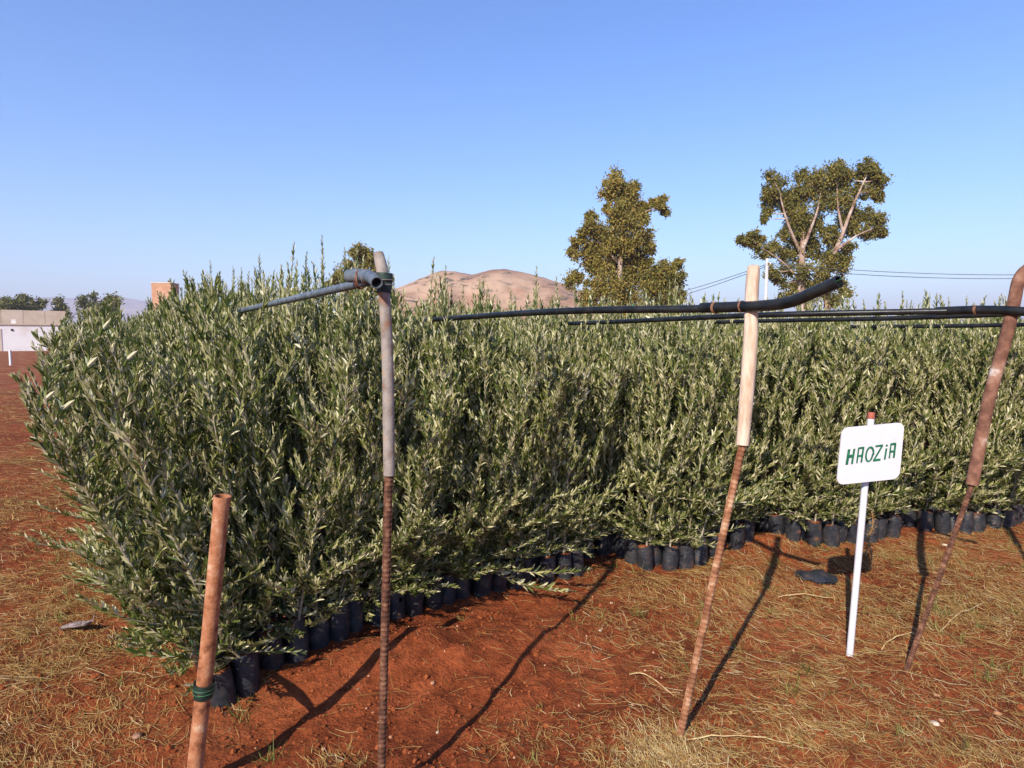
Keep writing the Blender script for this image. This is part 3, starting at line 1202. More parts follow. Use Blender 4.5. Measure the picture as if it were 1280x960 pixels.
# ------------------------------------------------------------------ irrigation pipes
def drip_tabs(parent, path, every=0.55):
    acc = 0.3
    for a_, b_ in zip(path[:-1], path[1:]):
        acc += (b_ - a_).length
        if acc > every:
            acc = 0
            d = (b_ - a_).normalized()
            MB().tube([a_ + Vector((0, 0, 0.012)), a_ + Vector((0, 0, 0.026))], [0.006, 0.004], 6).build('dripper', M['green_line'], parent)


# pipe on post two, to its open stub
P2 = Vector(post2.location)
w2 = P2 + tz2
far_dir = US
pipe2 = empty('irrigation_pipe', (w2.x, w2.y, 0))
tag(pipe2, 'dusty grey irrigation pipe tied to the grey post, open stub end facing out', 'pipe')
ey = P2.y
st0 = at(461, 352, ey + 0.035)
path = curve_pts([st0, st0 + US * 0.4 + Vector((0, 0, -0.002)), st0 + US * 1.2 + Vector((0, 0, -0.007)), st0 + US * 2.6 + Vector((0, 0, -0.012)), st0 + US * 4.6, st0 + US * 7 + Vector((0, 0, -0.02))], 50)
MB().tube([p - pipe2.location for p in path], 0.0155, 12).build('pipe', M['poly_grey'], pipe2)
e0, e1, e2, e3 = at(436, 345, ey + 0.10), at(452, 345, ey + 0.06), at(464, 347, ey - 0.02), at(471, 353.5, ey - 0.085)
MB().tube([p - pipe2.location for p in curve_pts([e0, e1, e2, e3], 14)], [0.0225] * 7 + [0.0215, 0.021, 0.0205, 0.020, 0.0195, 0.019], 16, hollow=0.84).build('stub', M['poly_grey'], pipe2)
coil(e1 - pipe2.location + Vector((-0.006, 0, -0.012)), (1, -0.25, 0.0), 0.031, 0.0016, 2.5, 0.012, M['wire'], 'tie_wire', pipe2, 5)
coil(e1.lerp(e2, 0.45) - pipe2.location, (1, -0.35, -0.1), 0.0235, 0.0014, 1.5, 0.006, M['galv'], 'clip', pipe2, 5)
drip_tabs(pipe2, [p - pipe2.location for p in path][:14], 0.45)

# pipe on post three with its raised free end
P3 = Vector(post3.location)
w3 = P3 + h3
pipe3 = empty('irrigation_pipe', (w3.x, w3.y, 0))
tag(pipe3, 'black irrigation pipe on the pale wooden post with open end curving up', 'pipe')
fr = w3 + Vector((0.0, -0.052, 0.0))
fe = at(1049, 352, fr.y - 0.30)
far3 = [fr + US * 0.30 + Vector((0.0, 0.0, 0.0)), uv(2.6, 1.93, 1.742), uv(4.2, 1.95, 1.738), uv(6.5, 1.95, 1.735), uv(9, 1.95, 1.73)]
MB().tube([p - pipe3.location for p in curve_pts([fr + US * 0.10] + far3, 45)], 0.0165, 12).build('pipe', M['poly'], pipe3)
ctr = [fr + US * 0.27 + Vector((0, 0, 0.003)), fr + US * 0.12, fr + Vector((0, 0, -0.002)), fr - US * 0.13 + Vector((0, 0, 0.006)), fr.lerp(fe, 0.72) + Vector((0, 0, -0.012)), fe]
MB().tube([p - pipe3.location for p in curve_pts(ctr, 30)], 0.0215, 16, hollow=0.85).build('free_end', M['poly'], pipe3)
MB().tube([p + Vector((0.0, -0.0205, 0.008)) - pipe3.location for p in curve_pts(ctr, 30)], 0.0016, 5).build('green_stripe', M['green_line'], pipe3)
coil(fr + US * 0.20 - pipe3.location, US, 0.0228, 0.0016, 3, 0.012, M['wire'], 'tie_wire', pipe3, 5)
coil(fr + US * 0.07 - pipe3.location, US, 0.0228, 0.0014, 2, 0.008, M['wire'], 'tie_wire', pipe3, 5)
drip_tabs(pipe3, [p - pipe3.location for p in curve_pts(far3, 30)][:16], 0.6)

# pipe on post four
P4 = Vector(post4.location)
w4 = P4 + h4
pipe4 = empty('irrigation_pipe', (w4.x, w4.y, 0))
tag(pipe4, 'black irrigation pipe with thick coupling tied to the leaning rusty post', 'pipe')
fr = w4 + Vector((0.0, -0.058, 0.005))
far4 = [fr + US * 0.30 + Vector((0, 0, 0.012)), uv(2.4, 3.26, 1.745), uv(3.8, 3.28, 1.735), uv(6.0, 3.28, 1.735), uv(9, 3.28, 1.73)]
MB().tube([p - pipe4.location for p in curve_pts([fr + US * 0.22 + Vector((0, 0, 0.012))] + far4, 45)], 0.0165, 12).build('pipe', M['poly'], pipe4)
ctr = [fr + US * 0.36 + Vector((0, 0, 0.014)), fr + US * 0.17 + Vector((0, 0, 0.013)), fr, fr - US * 0.16 + Vector((0, 0, -0.03)), fr - US * 0.36 + Vector((0, 0, -0.05))]
MB().tube([p - pipe4.location for p in curve_pts(ctr, 26)], 0.0215, 16, hollow=0.85).build('coupling', M['poly'], pipe4)
coil(fr + US * 0.185 + Vector((0, 0, 0.013)) - pipe4.location, US, 0.0228, 0.0016, 3, 0.012, M['wire'], 'tie_wire', pipe4, 5)

# two more lines further right
for v_, z_, lab in ((4.52, 1.750, 'black irrigation pipe running second behind the rusty post'), (5.75, 1.715, 'black irrigation pipe half sunk in leaves, lowest of the parallel lines')):
    o = empty('irrigation_pipe', uv(2, v_))
    tag(o, lab, 'pipe')
    pth = curve_pts([uv(1.1, v_ - 0.02, z_ + 0.01), uv(2.2, v_, z_ - 0.004), uv(3.4, v_ + 0.02, z_ + 0.004), uv(5, v_, z_ - 0.004), uv(7, v_, z_), uv(9.5, v_, z_)], 50)
    MB().tube([p - o.location for p in pth], 0.0165, 10).build('pipe', M['poly'], o)

# ------------------------------------------------------------------ the sign
bx, by = on_ground(1062, 816)
sign = empty('name_sign', (bx, by, gh(bx, by)))
tag(sign, 'white rounded board with hand-painted green name on a slim white stake', 'sign')
tp = lc(sign, at(1089, 519, by + 0.03))
MB().tube([tp * -0.15, Vector((0, 0, 0)), tp * 0.5, tp * 0.985], 0.0165, 12).build('stake', M['white_paint'], sign)
MB().tube([tp * 0.985, tp * 1.012], 0.0172, 12).build('rusty_tip', M['red_cap'], sign)
# board: corners measured in the picture, slightly turned
yb = by - 0.012
TL, TR, BR, BL = (lc(sign, at(*c)) for c in ((1049, 534, yb - 0.02), (1126.5, 527, yb + 0.02), (1120, 597, yb + 0.02), (1042, 605, yb - 0.02)))


def board_pt(s, t):      # s across 0..1, t down 0..1
    return (TL * (1 - s) + TR * s) * (1 - t) + (BL * (1 - s) + BR * s) * t


nrm = (TR - TL).cross(BL - TL).normalized()
if nrm.y > 0:
    nrm = -nrm
rr = 0.11
asp = 1.12
out = []
for cx, cy, a0 in ((1 - rr, rr * asp, -90), (1 - rr, 1 - rr * asp, 0), (rr, 1 - rr * asp, 90), (rr, rr * asp, 180)):
    for k in range(6):
        a_ = R(a0 + 18 * k)
        out.append((cx + rr * math.cos(a_), cy + rr * asp * math.sin(a_)))
n = len(out)
V = [board_pt(s, t) + nrm * 0.006 for s, t in out] + [board_pt(s, t) for s, t in out]
F = [tuple(range(n)), tuple(range(2 * n - 1, n - 1, -1))] + [(k, k + n, (k + 1) % n + n, (k + 1) % n) for k in range(n)]
mb = MB()
mb.add(V, F)
off = nrm * 0.018
mb.v = [tuple(Vector(p) + off) for p in mb.v]
board = mb.build('board', M['white_paint'], sign, False)


def stroke(mb, a_, b_, w, w2=None):
    w *= 1.3
    a_, b_ = Vector((a_[0], a_[1])), Vector((b_[0], b_[1]))
    w2 = w2 or w
    d = (b_ - a_).normalized()
    nn = Vector((-d.y, d.x))
    pts2 = [a_ + nn * w - d * w * 0.3, a_ - nn * w - d * w * 0.3, b_ - nn * w2 + d * w2 * 0.3, b_ + nn * w2 + d * w2 * 0.3]
    lift = off + nrm * (0.0075 + 0.0004 * len(mb.f))
    mb.add([board_pt(p.x, p.y) + lift for p in pts2], [(0, 1, 2, 3)])


def letter(name, strokes):
    mb = MB()
    for s_ in strokes:
        stroke(mb, *s_)
    o = mb.build(name, M['green_paint'], board, False)
    return o


def zs(px, py):
    """board place from the enlarged view of the sign: corners (268,225) (925,160) (880,735) (205,825)"""
    # solve the bilinear map by a few Newton steps
    s, t = 0.5, 0.5
    A, B, Cc, Dd = ((245, 218), (925, 158), (872, 745), (198, 828))
    for _ in range(12):
        x = (A[0] * (1 - s) + B[0] * s) * (1 - t) + (Dd[0] * (1 - s) + Cc[0] * s) * t
        y = (A[1] * (1 - s) + B[1] * s) * (1 - t) + (Dd[1] * (1 - s) + Cc[1] * s) * t
        s += (px - x) / 675
        t += (py - y + (px - x) * 0.1) / 590
    return s, t


letter('letter_h', [(zs(322, 447), zs(300, 605), 0.017), (zs(378, 440), zs(355, 597), 0.013), (zs(318, 520), zs(365, 513), 0.021)])
letter('letter_a', [(zs(425, 432), zs(408, 588), 0.010), (zs(475, 428), zs(455, 580), 0.012), (zs(424, 432), zs(482, 424), 0.013), (zs(418, 515), zs(466, 508), 0.014)])
cxo, cyo = 540, 493
ring = [(cxo + 38 * math.cos(a_) - 0.13 * 76 * math.sin(a_), cyo + 76 * math.sin(a_)) for a_ in [2 * math.pi * k / 14 for k in range(14)]]
letter('letter_o', [(zs(*ring[k]), zs(*ring[(k + 1) % 14]), 0.011) for k in range(14)])
letter('letter_z', [(zs(610, 410), zs(685, 400), 0.014), (zs(680, 404), zs(590, 556), 0.012), (zs(585, 558), zs(658, 548), 0.016)])
letter('letter_i', [(zs(726, 432), zs(708, 546), 0.012), (zs(730, 393), zs(728, 408), 0.013)])
letter('letter_a', [(zs(775, 388), zs(758, 533), 0.010), (zs(822, 384), zs(806, 526), 0.013), (zs(772, 388), zs(826, 380), 0.015), (zs(767, 465), zs(815, 457), 0.014)])


# ------------------------------------------------------------------ litter on the ground
def ribbons(P, ang, length, width, rise, bend, rnd, lift=0.004):
    """thin bent blades lying on or standing out of the earth: 3 cross sections, 2 quads each"""
    n = len(P)
    d = np.stack([np.cos(ang), np.sin(ang), np.zeros(n)], 1)
    s = np.stack([-np.sin(ang), np.cos(ang), np.zeros(n)], 1)
    V = []
    for t in (0.0, 0.5, 1.0):
        c = P + d * (length * t)[:, None] + s * (bend * length * (t * (1 - t)) * 4 + bend * length * 0.5 * t)[:, None]
        c[:, 2] = ground_h(c[:, 0], c[:, 1]) + lift + rise * (t if t < 1 else 1.6)
        w = width * (1.0 if t < 1 else 0.35)
        V.append(c + s * w[:, None] * 0.5)
        c2 = c - s * w[:, None] * 0.5
        c2[:, 2] += width * 0.4
        V.append(c2)
    V = np.stack(V, 1).reshape(-1, 3)
    o = np.arange(n)[:, None] * 6
    q = np.concatenate([o + np.array([[0, 1, 3, 2]]), o + np.array([[2, 3, 5, 4]])], 0)
    return V, q, np.repeat(rnd, 6)


def in_bed(x, y, margin=0.0):
    u = -math.sin(BED) * x + math.cos(BED) * y
    v = math.cos(BED) * x + math.sin(BED) * y
    fu = np.interp(v, [0.3, 0.42, 1.06, 1.96, 2.74, 3.2, 3.3, 4.2, 4.6, 5.4, 5.7, 6.9, 11], [3.0, 3.0, 3.25, 3.38, 3.38, 3.4, 3.02, 3.08, 2.9, 2.55, 2.4, 2.1, 2.1])
    return (v > 0.34 - margin) & (u > fu - margin)


def litter_density(x, y):
    d = np.clip(fbm(x * 1.3 + 40, y * 1.3 + 7, 4) * 2.6 + 0.42, 0, 1)
    fine = np.clip(fbm(x * 6 + 4, y * 6 + 70, 3) * 3.0 + 0.5, 0, 1)
    right = np.clip((x - 0.15) / 0.7, 0, 1)
    left = np.clip((-1.05 - x) / 0.5, 0, 1)
    base = np.maximum(right, left) * 0.95 + 0.05
    return base * (0.25 + 0.75 * np.maximum(d, 0.45 * right)) * (0.3 + 0.7 * fine)


n_try = 1000000
X = rng.uniform(-7.5, 7.5, n_try)
Y = 1.35 + 8.5 * rng.random(n_try) ** 1.5
ok = (rng.random(n_try) < litter_density(X, Y)) & (~in_bed(X, Y, -0.05)) & (np.abs(X) < Y * 0.95 + 0.6)
X, Y = X[ok], Y[ok]
n = len(X)
sw = fbm(X * 0.8, Y * 0.8, 2) * 9
V1, q1, r1 = ribbons(np.stack([X, Y, np.zeros(n)], 1), sw + rng.normal(0, 0.9, n) + np.where(rng.random(n) < 0.5, 0, math.pi), rng.gamma(2.6, 0.022, n) + 0.012,
                     rng.uniform(0.0008, 0.0025, n), np.abs(rng.normal(0, 0.007, n)), rng.normal(0, 0.16, n), np.clip(rng.normal(0.5, 0.25, n), 0, 1))
nf = 60000
X = rng.uniform(-16, -1.5, nf)
Y = rng.uniform(5, 20, nf)
ok = (rng.random(nf) < litter_density(X, Y)) & (~in_bed(X, Y, 0.0)) & (np.abs(X) < Y * 0.95 + 0.6)
X, Y = X[ok], Y[ok]
n = len(X)
V2, q2, r2_ = ribbons(np.stack([X, Y, np.zeros(n)], 1), rng.uniform(0, 6.28, n), rng.gamma(3.0, 0.03, n) + 0.03, rng.uniform(0.004, 0.008, n), np.abs(rng.normal(0, 0.012, n)), rng.normal(0, 0.22, n),
                      np.clip(rng.normal(0.45, 0.22, n), 0, 1))
straw = obj('dry_straw', np_mesh('dry_straw', np.concatenate([V1, V2]), np.concatenate([q1, q2 + len(V1)]), np.concatenate([r1, r2_])), M['straw'])
tag(straw, 'dry golden straw and withered grass strewn over the red earth', 'straw', None, 'stuff')


def tuft_mesh(name, tufts, mat, label, cat, flat=1.0):
    A = []
    P, ang, ln, wd, ri, bd, rn = [], [], [], [], [], [], []
    for (x, y, cnt, spread, h, tone) in tufts:
        for k in range(cnt):
            P.append((x + rng.normal(0, spread * 0.25), y + rng.normal(0, spread * 0.25), 0))
            ang.append(rng.uniform(0, 2 * math.pi))
            l = h * rng.uniform(0.5, 1.2)
            ln.append(l * rng.uniform(0.3, 0.9))
            ri.append(l * rng.uniform(0.2, 0.6) * flat)
            wd.append(rng.uniform(0.0015, 0.0038) if flat == 1 else rng.uniform(0.001, 0.0026))
            bd.append(rng.normal(0, 0.2))
            rn.append(min(1, max(0, rng.normal(tone, 0.2))))
    V, q, r = ribbons(np.array(P), np.array(ang), np.array(ln), np.array(wd), np.array(ri), np.array(bd), np.array(rn), 0.0)
    o = obj(name, np_mesh(name, V, q, r), mat)
    return tag(o, label, cat, None, 'stuff')


tl = []
for k in range(1000):
    x, y = rng.uniform(-5.5, 5.5), 1.5 + 5.5 * rng.random() ** 1.3
    if abs(x) > y * 0.9 + 0.3 or in_bed(np.array([x]), np.array([y]), 0.05)[0]:
        continue
    dd = float(litter_density(np.array([x]), np.array([y]))[0])
    if rng.random() < dd * 1.3 + 0.03:
        tl.append((x, y, int(rng.integers(5, 16)), rng.uniform(0.03, 0.10), rng.uniform(0.05, 0.11), rng.uniform(0.25, 0.85)))
for px, py in ((1250, 835), (1235, 850), (985, 865), (1015, 840), (925, 805), (800, 770), (1180, 770), (340, 945), (300, 890), (960, 735), (875, 780)):
    x, y = on_ground(px, py)
    tl.append((x, y, 18, 0.07, 0.10, 0.3))
tuft_mesh('green_grass', tl, M['grass'], 'thin tufts of yellow green grass sprouting from the red earth', 'grass')
tl = []
for px, py, c_, s_ in ((838, 948, 900, 0.42), (800, 962, 500, 0.4), (1180, 758, 500, 0.5), (1225, 770, 400, 0.5), (1105, 790, 240, 0.3), (1050, 750, 260, 0.4), (1160, 700, 260, 0.4), (40, 930, 500, 0.5),
                       (100, 945, 400, 0.5), (60, 800, 260, 0.4), (200, 800, 160, 0.3), (420, 950, 160, 0.18), (60, 740, 260, 0.5), (650, 925, 200, 0.3), (1010, 905, 140, 0.3), (1190, 945, 200, 0.3)):
    x, y = on_ground(px, py)
    tl.append((x, y, int(c_ * 1.7), s_ * (1.6 if c_ != 900 else 1.0), 0.075, 0.5 if c_ != 900 else 0.8))
tuft_mesh('withered_grass', tl, M['straw'], 'matted clumps of withered tan grass on the red earth', 'grass', 0.42)


def rock_verts(rs, size, flat=0.6):
    import bmesh
    bm = bmesh.new()
    bmesh.ops.create_icosphere(bm, subdivisions=1, radius=1)
    sx, sy, sz = rs.uniform(0.75, 1.25), rs.uniform(0.7, 1.1), flat * rs.uniform(0.8, 1.2)
    V = []
    for v in bm.verts:
        k = 1 + rs.uniform(-0.22, 0.22)
        V.append((v.co.x * sx * k * size, v.co.y * sy * k * size, v.co.z * sz * k * size))
    F = [tuple(v.index for v in f.verts) for f in bm.faces]
    bm.free()
    return V, F


# soil crumbs, uncountable
rs = random.Random(5)
protos = [rock_verts(rs, 1.0, 0.75) for _ in range(6)]
mb = MB()
VV, FF = [], []
cnt = 0
while cnt < 11000:
    x, y = rng.uniform(-4, 5), 1.4 + 5.2 * rng.random() ** 1.4
    if abs(x) > y * 0.9 + 0.3:
        continue
    if in_bed(np.array([x]), np.array([y]), -0.1)[0]:
        continue
    dens = 0.25 + 1.3 * max(0, float(fbm(np.array([x * 2.2 + 5]), np.array([y * 2.2 + 50]), 3)[0]) + 0.12) + (0.35 if -1.1 < x < 0.6 else 0)
    if rng.random() > dens:
        continue
    s = 0.003 + 0.008 * rng.random() ** 3 + (0.008 if rng.random() < 0.04 else 0)
    V, F = protos[cnt % 6]
    Z = gh(x, y) + s * 0.2
    a_ = rng.uniform(0, 6.28)
    c_, s_ = math.cos(a_), math.sin(a_)
    mb.add([(x + s * (p[0] * c_ - p[1] * s_), y + s * (p[0] * s_ + p[1] * c_), Z + s * p[2]) for p in V], F)
    cnt += 1
o = mb.build('soil_crumbs', M['clod'], None, False)
tag(o, 'loose crumbs of red earth scattered over the ground', 'soil', None, 'stuff')

mb = MB()
cnt = 0
while cnt < 420:
    x, y = rng.uniform(-3, 4), 1.5 + 4 * rng.random() ** 1.3
    if abs(x) > y * 0.9 + 0.3 or in_bed(np.array([x]), np.array([y]), 0.0)[0]:
        continue
    s = 0.0025 + 0.005 * rng.random() ** 2
    V, F = protos[cnt % 6]
    Z = gh(x, y) + s * 0.35
    mb.add([(x + s * p[0], y + s * p[1], Z + s * p[2]) for p in V], F)
    cnt += 1
tag(mb.build('small_pebbles', M['stone'], None, False), 'tiny orange pebbles sprinkled over the red earth', 'pebbles', None, 'stuff')

STONES = [(1168, 908, 0.022, 'stone_pale', 'round pale beige stone lying on the earth before the rusty post'),
          (1176, 902, 0.016, 'stone', 'orange stone touching the round pale beige stone'),
          (1247, 889, 0.020, 'stone', 'elongated orange stone alone beside withered grass'),
          (1171, 866, 0.016, 'stone', 'flat pinkish orange stone near the foot of the rusty post'),
          (1019, 902, 0.013, 'stone', 'small bright orange stone among straw before the sign'),
          (171, 922, 0.030, 'stone_brown', 'brown angular clod beside the short rusty pipe'),
          (541, 853, 0.015, 'stone', 'light orange stone on the bare soil by the shadow of the grey post'),
          (488, 906, 0.013, 'stone', 'orange stone beside the foot of the dark rebar post'),
          (547, 904, 0.010, 'stone_pale', 'tiny pale stone on bare soil by the dark rebar post'),
          (458, 881, 0.009, 'stone', 'tiny orange stone on bare soil between rusty pipe and rebar post'),
          (404, 930, 0.012, 'stone', 'orange stone on the soil near dry grass by the rebar post'),
          (936, 918, 0.012, 'stone', 'small orange stone beside the foot of the wooden post'),
          (764, 749, 0.012, 'stone_pale', 'small pale stone on the soil in front of the bagged row'),
          (750, 787, 0.011, 'stone_pale', 'small pale stone on bare soil between the beds'),
          (1181, 683, 0.022, 'stone_pale', 'pale flat stone in the shade before the bags at the rusty post')]
for i, (px, py, s, m, lab) in enumerate(STONES):
    x, y = on_ground(px, py)
    V, F = rock_verts(random.Random(40 + i), s, 0.62)
    mb = MB()
    mb.add(V, F)
    o = mb.build('stone', M[m], None, False, (x, y, gh(x, y) + s * 0.28))
    o.rotation_euler = (0, 0, i * 1.3)
    md_ = o.modifiers.new('round', 'SUBSURF')
    md_.levels = 1
    md_.render_levels = 1
    tag(o, lab, 'stone')

# long straw stalks
STALKS = [((858, 930), (987, 929), 'long pale straw stalk lying by the foot of the wooden post'),
          ((972, 745), (1041, 746), 'straight straw stalk lying before the black plastic scrap'),
          ((787, 841), (842, 866), 'straw stalk lying aslant between the beds and the wooden post'),
          ((1102, 811), (1142, 795), 'short straw stalk lying between the sign and the rusty post'),
          ((1175, 794), (1228, 757), 'straw stalk slanting in dry grass beyond the rusty post'),
          ((925, 706), (955, 728), 'straw stalk in the shadow line behind the wooden post')]
for (a_, b_, lab) in STALKS:
    x0, y0 = on_ground(*a_)
    x1, y1 = on_ground(*b_)
    o = empty('straw_stalk', (x0, y0, gh(x0, y0)))
    pts = []
    for k in range(9):
        t = k / 8
        x, y = x0 + (x1 - x0) * t, y0 + (y1 - y0) * t + 0.012 * math.sin(t * 5)
        pts.append(Vector((x, y, gh(x, y) + 0.009 + 0.02 * math.sin(t * 3.1))) - o.location)
    mb = MB().tube(pts, [0.0030, 0.003, 0.0028, 0.0028, 0.0026, 0.0026, 0.0024, 0.0022, 0.0018], 6)
    mb.build('stalk', M['stalk'], o)
    mb2 = MB()
    for k in (2, 4, 6):
        mb2.tube([pts[k] - (pts[k + 1] - pts[k]) * 0.03, pts[k] + (pts[k + 1] - pts[k]) * 0.03], 0.0038, 6)
    mb2.build('nodes', M['stalk'], o)
    tag(o, lab, 'straw stalk')

# dry weed leaning by the sign stake
x0, y0 = on_ground(1086, 708)
weed = empty('dry_weed', (x0, y0, gh(x0, y0)))
tag(weed, 'withered brown weed stalk standing beside the white sign stake', 'weed')
rs = random.Random(9)
main = [Vector((0.012 * math.sin(k * 0.9), 0.01 * math.cos(k * 1.3) - 0.01, k * 0.042)) for k in range(11)]
MB().tube(main, [0.008 - 0.0005 * k for k in range(11)], 6).build('stalk', M['weed'], weed)
P, D, S, L, W, C = [], [], [], [], [], []
for k in range(220):
    t = rs.random()
    p = main[int(t * 10)]
    d = Vector((rs.uniform(-1, 1), rs.uniform(-1, 1), rs.uniform(-0.6, 0.9))).normalized()
    s, _ = perp(d)
    P.append(p[:]); D.append(d[:]); S.append(s[:]); L.append(rs.uniform(0.015, 0.045)); W.append(0.004); C.append(rs.uniform(0.1, 0.5))
lm = leaves_mesh('withered_leaves', P, D, S, L, W, C)
tag(obj('withered_leaves', lm, M['straw'], weed), kind='stuff')

# black plastic scrap
x0, y0 = on_ground(1020, 721)
mb = MB()
rs = random.Random(3)
nx, ny = 16, 10
for layer in range(2):
    V = []
    for j in range(ny):
        for i in range(nx):
            a_ = i / (nx - 1) * 2 - 1
            b_ = j / (ny - 1) * 2 - 1
            k = math.sqrt(max(0.0, 1 - 0.42 * b_ * b_))
            k2 = math.sqrt(max(0.0, 1 - 0.5 * a_ * a_))
            X_ = 0.135 * a_ * k + 0.008 * math.sin(5 * b_ + layer)
            Y_ = 0.105 * b_ * k2 + 0.008 * math.sin(6 * a_)
            h = 0.036 * (1 - a_ * a_) * (1 - b_ * b_) + 0.010 * math.sin(6 * a_ + 3 * b_) * math.sin(4 * b_ + 1) + 0.006 * mnoise.noise((a_ * 4, b_ * 4, 2))
            V.append((X_, Y_, max(0.002, h + 0.012) if layer == 0 else max(0.0, (h + 0.012) * 0.4) - 0.004))
    F = []
    for j in range(ny - 1):
        for i in range(nx - 1):
            q_ = (j * nx + i, j * nx + i + 1, (j + 1) * nx + i + 1, (j + 1) * nx + i)
            F.append(q_ if layer == 0 else q_[::-1])
    mb.add(V, F)
o = mb.build('plastic_scrap', M['bag'], None, True, (x0, y0, gh(x0, y0) + 0.004))
o.rotation_euler = (0, 0, -0.12)
tag(o, 'crumpled black plastic bag scrap lying on straw beside the sign', 'plastic scrap')

# grey dead leaf bundle at the left
x0, y0 = on_ground(97, 792)
dl = empty('dead_leaf', (x0, y0, gh(x0, y0)))
tag(dl, 'curled grey dead leaf lying on the straw path', 'dead leaf')
V, F = [], []
for j in range(7):
    for i in range(5):
        t, s = j / 6, i / 4 * 2 - 1
        w = 0.035 * math.sin(math.pi * (0.12 + 0.8 * t))
        V.append((-0.09 + 0.17 * t, s * w, 0.012 + 0.045 * t * t + 0.018 * s * s + 0.008 * math.sin(5 * t)))
for j in range(6):
    for i in range(4):
        F.append((j * 5 + i, j * 5 + i + 1, j * 5 + 6 + i, j * 5 + 5 + i))
mb = MB()
mb.add(V, F)
b = mb.build('blade', M['leaf_litter'], dl)
sm = b.modifiers.new('thick', 'SOLIDIFY')
sm.thickness = 0.003
MB().tube([(0.075, 0, 0.05), (0.09, 0.0, 0.075), (0.098, 0.0, 0.105)], [0.003, 0.0025, 0.002], 6).build('leaf_stalk', M['leaf_litter'], dl)


# ------------------------------------------------------------------ trees
def blob_tree(name, label, cat, dist, base_px, blobs, limbs, leaf, bark, leaf_size, per, trunk_r, seed, group=None, tone=0.0, droop=0.4):
    rs = np.random.default_rng(seed)
    B = at(base_px, 430, dist)
    root = empty(name, (B.x, dist, gh(B.x, dist)))
    tag(root, label, cat, group)
    rl = root.location
    P, D, S, L, W, C = [], [], [], [], [], []
    cent = []
    for (px, py, rp) in blobs:
        r = rp / 800 * dist
        c = at(px, py, dist + rs.uniform(-0.9, 0.9) * r) - rl
        cent.append((c, r))
        nsub = max(8, int(20 * (rp / 15) ** 1.5))
        for s_ in range(nsub):
            dv = Vector(rs.normal(0, 1, 3)).normalized() * (r * rs.random() ** 0.5 * 1.02)
            sc = c + dv
            sr = r * rs.choice((0.32, 0.45, 0.6, 0.8))
            t0 = rs.uniform(-0.18, 0.18) + tone
            for k in range(per):
                p = sc + Vector(rs.normal(0, 0.5, 3)) * sr
                d = Vector(rs.normal(0, 1, 3)) + Vector((0, 0, -droop))
                d.normalize()
                s, _ = perp(d)
                s = Matrix.Rotation(rs.uniform(0, 3.14), 3, d) @ s
                P.append(p[:])
                D.append(d[:])
                S.append(s[:])
                l = leaf_size * rs.uniform(0.6, 1.3)
                L.append(l)
                W.append(l * 0.42)
                C.append(min(1, max(0, rs.normal(0.42 + t0, 0.16))))
    cr = obj('crown', leaves_mesh('crown', P, D, S, L, W, C), leaf, root)
    tag(cr, None, None, None, 'stuff')
    mb = MB()
    for path, r0, r1 in limbs:
        pp = [at(x, y, dist + dz) - rl for x, y, dz in path]
        cp_ = curve_pts(pp, 12)
        m_ = len(cp_)
        mb.tube(cp_, [0.7 * (r0 + (r1 - r0) * k / (m_ - 1)) for k in range(m_)], 8)
        # twigs
    for c, r in cent:
        # a branch from the nearest limb point into each clump
        best = min((Vector(v) for v in mb.v), key=lambda q_: (q_ - c).length + max(0, q_.z - c.z) * 2)
        mid = best.lerp(c, 0.5) + Vector((0, 0, -0.1 * r))
        mb.tube(curve_pts([best, mid, c], 6), [trunk_r * 0.22, trunk_r * 0.2, trunk_r * 0.17, trunk_r * 0.14, trunk_r * 0.1, trunk_r * 0.08, trunk_r * 0.05][:7], 5)
    mb.build('trunk', bark, root)
    return root


D1 = 55
blob_tree('eucalyptus_tree', 'tall narrow eucalyptus with golden green crown beyond the saplings', 'tree', D1, 772,
          [(766, 226, 11), (774, 236, 14), (762, 243, 10), (786, 246, 13), (792, 232, 7), (778, 258, 15), (796, 262, 11), (806, 258, 6), (760, 262, 5), (769, 275, 11), (786, 280, 16), (804, 272, 9),
           (817, 253, 5), (825, 257, 6), (830, 263, 5), (828, 250, 4), (739, 272, 7), (737, 283, 10), (731, 295, 9), (747, 292, 13), (722, 303, 8), (718, 316, 8), (735, 313, 13), (765, 298, 17), (790, 303, 16),
           (806, 296, 9), (811, 310, 7), (750, 318, 15), (775, 323, 18), (798, 324, 14), (810, 330, 7), (742, 333, 11), (760, 342, 16), (785, 346, 16), (720, 345, 9), (715, 352, 8), (805, 350, 11), (765, 364, 14), (787, 370, 14), (745, 358, 12), (774, 384, 14), (735, 372, 11), (755, 388, 13), (795, 390, 13)],
          [([(772, 436, 0), (773, 380, 0), (776, 320, 0), (780, 270, 0), (776, 232, 0)], 0.45, 0.08), ([(775, 330, 0), (755, 310, 0), (738, 285, 0)], 0.2, 0.05), ([(778, 290, 0), (800, 268, -0.3), (826, 258, -0.3)], 0.15, 0.03)],
          M['euc_leaf'], M['euc_bark'], 0.27, 80, 0.3, 21, 'eucalyptus trees beyond the field', 0.03)
blob_tree('bushy_tree', 'low rounded yellow green tree at the foot of the narrow eucalyptus', 'tree', D1 - 4, 828,
          [(825, 335, 9), (838, 338, 11), (848, 330, 6), (815, 345, 11), (832, 352, 14), (850, 348, 8), (812, 360, 12), (842, 365, 13), (826, 370, 14), (850, 372, 8), (820, 385, 12), (840, 390, 12)],
          [([(828, 436, 0), (829, 400, 0), (832, 360, 0)], 0.2, 0.05), ([(829, 400, 0), (842, 370, 0), (846, 345, 0)], 0.12, 0.03)],
          M['euc_leaf'], M['euc_bark'], 0.25, 80, 0.2, 22, None, -0.02)
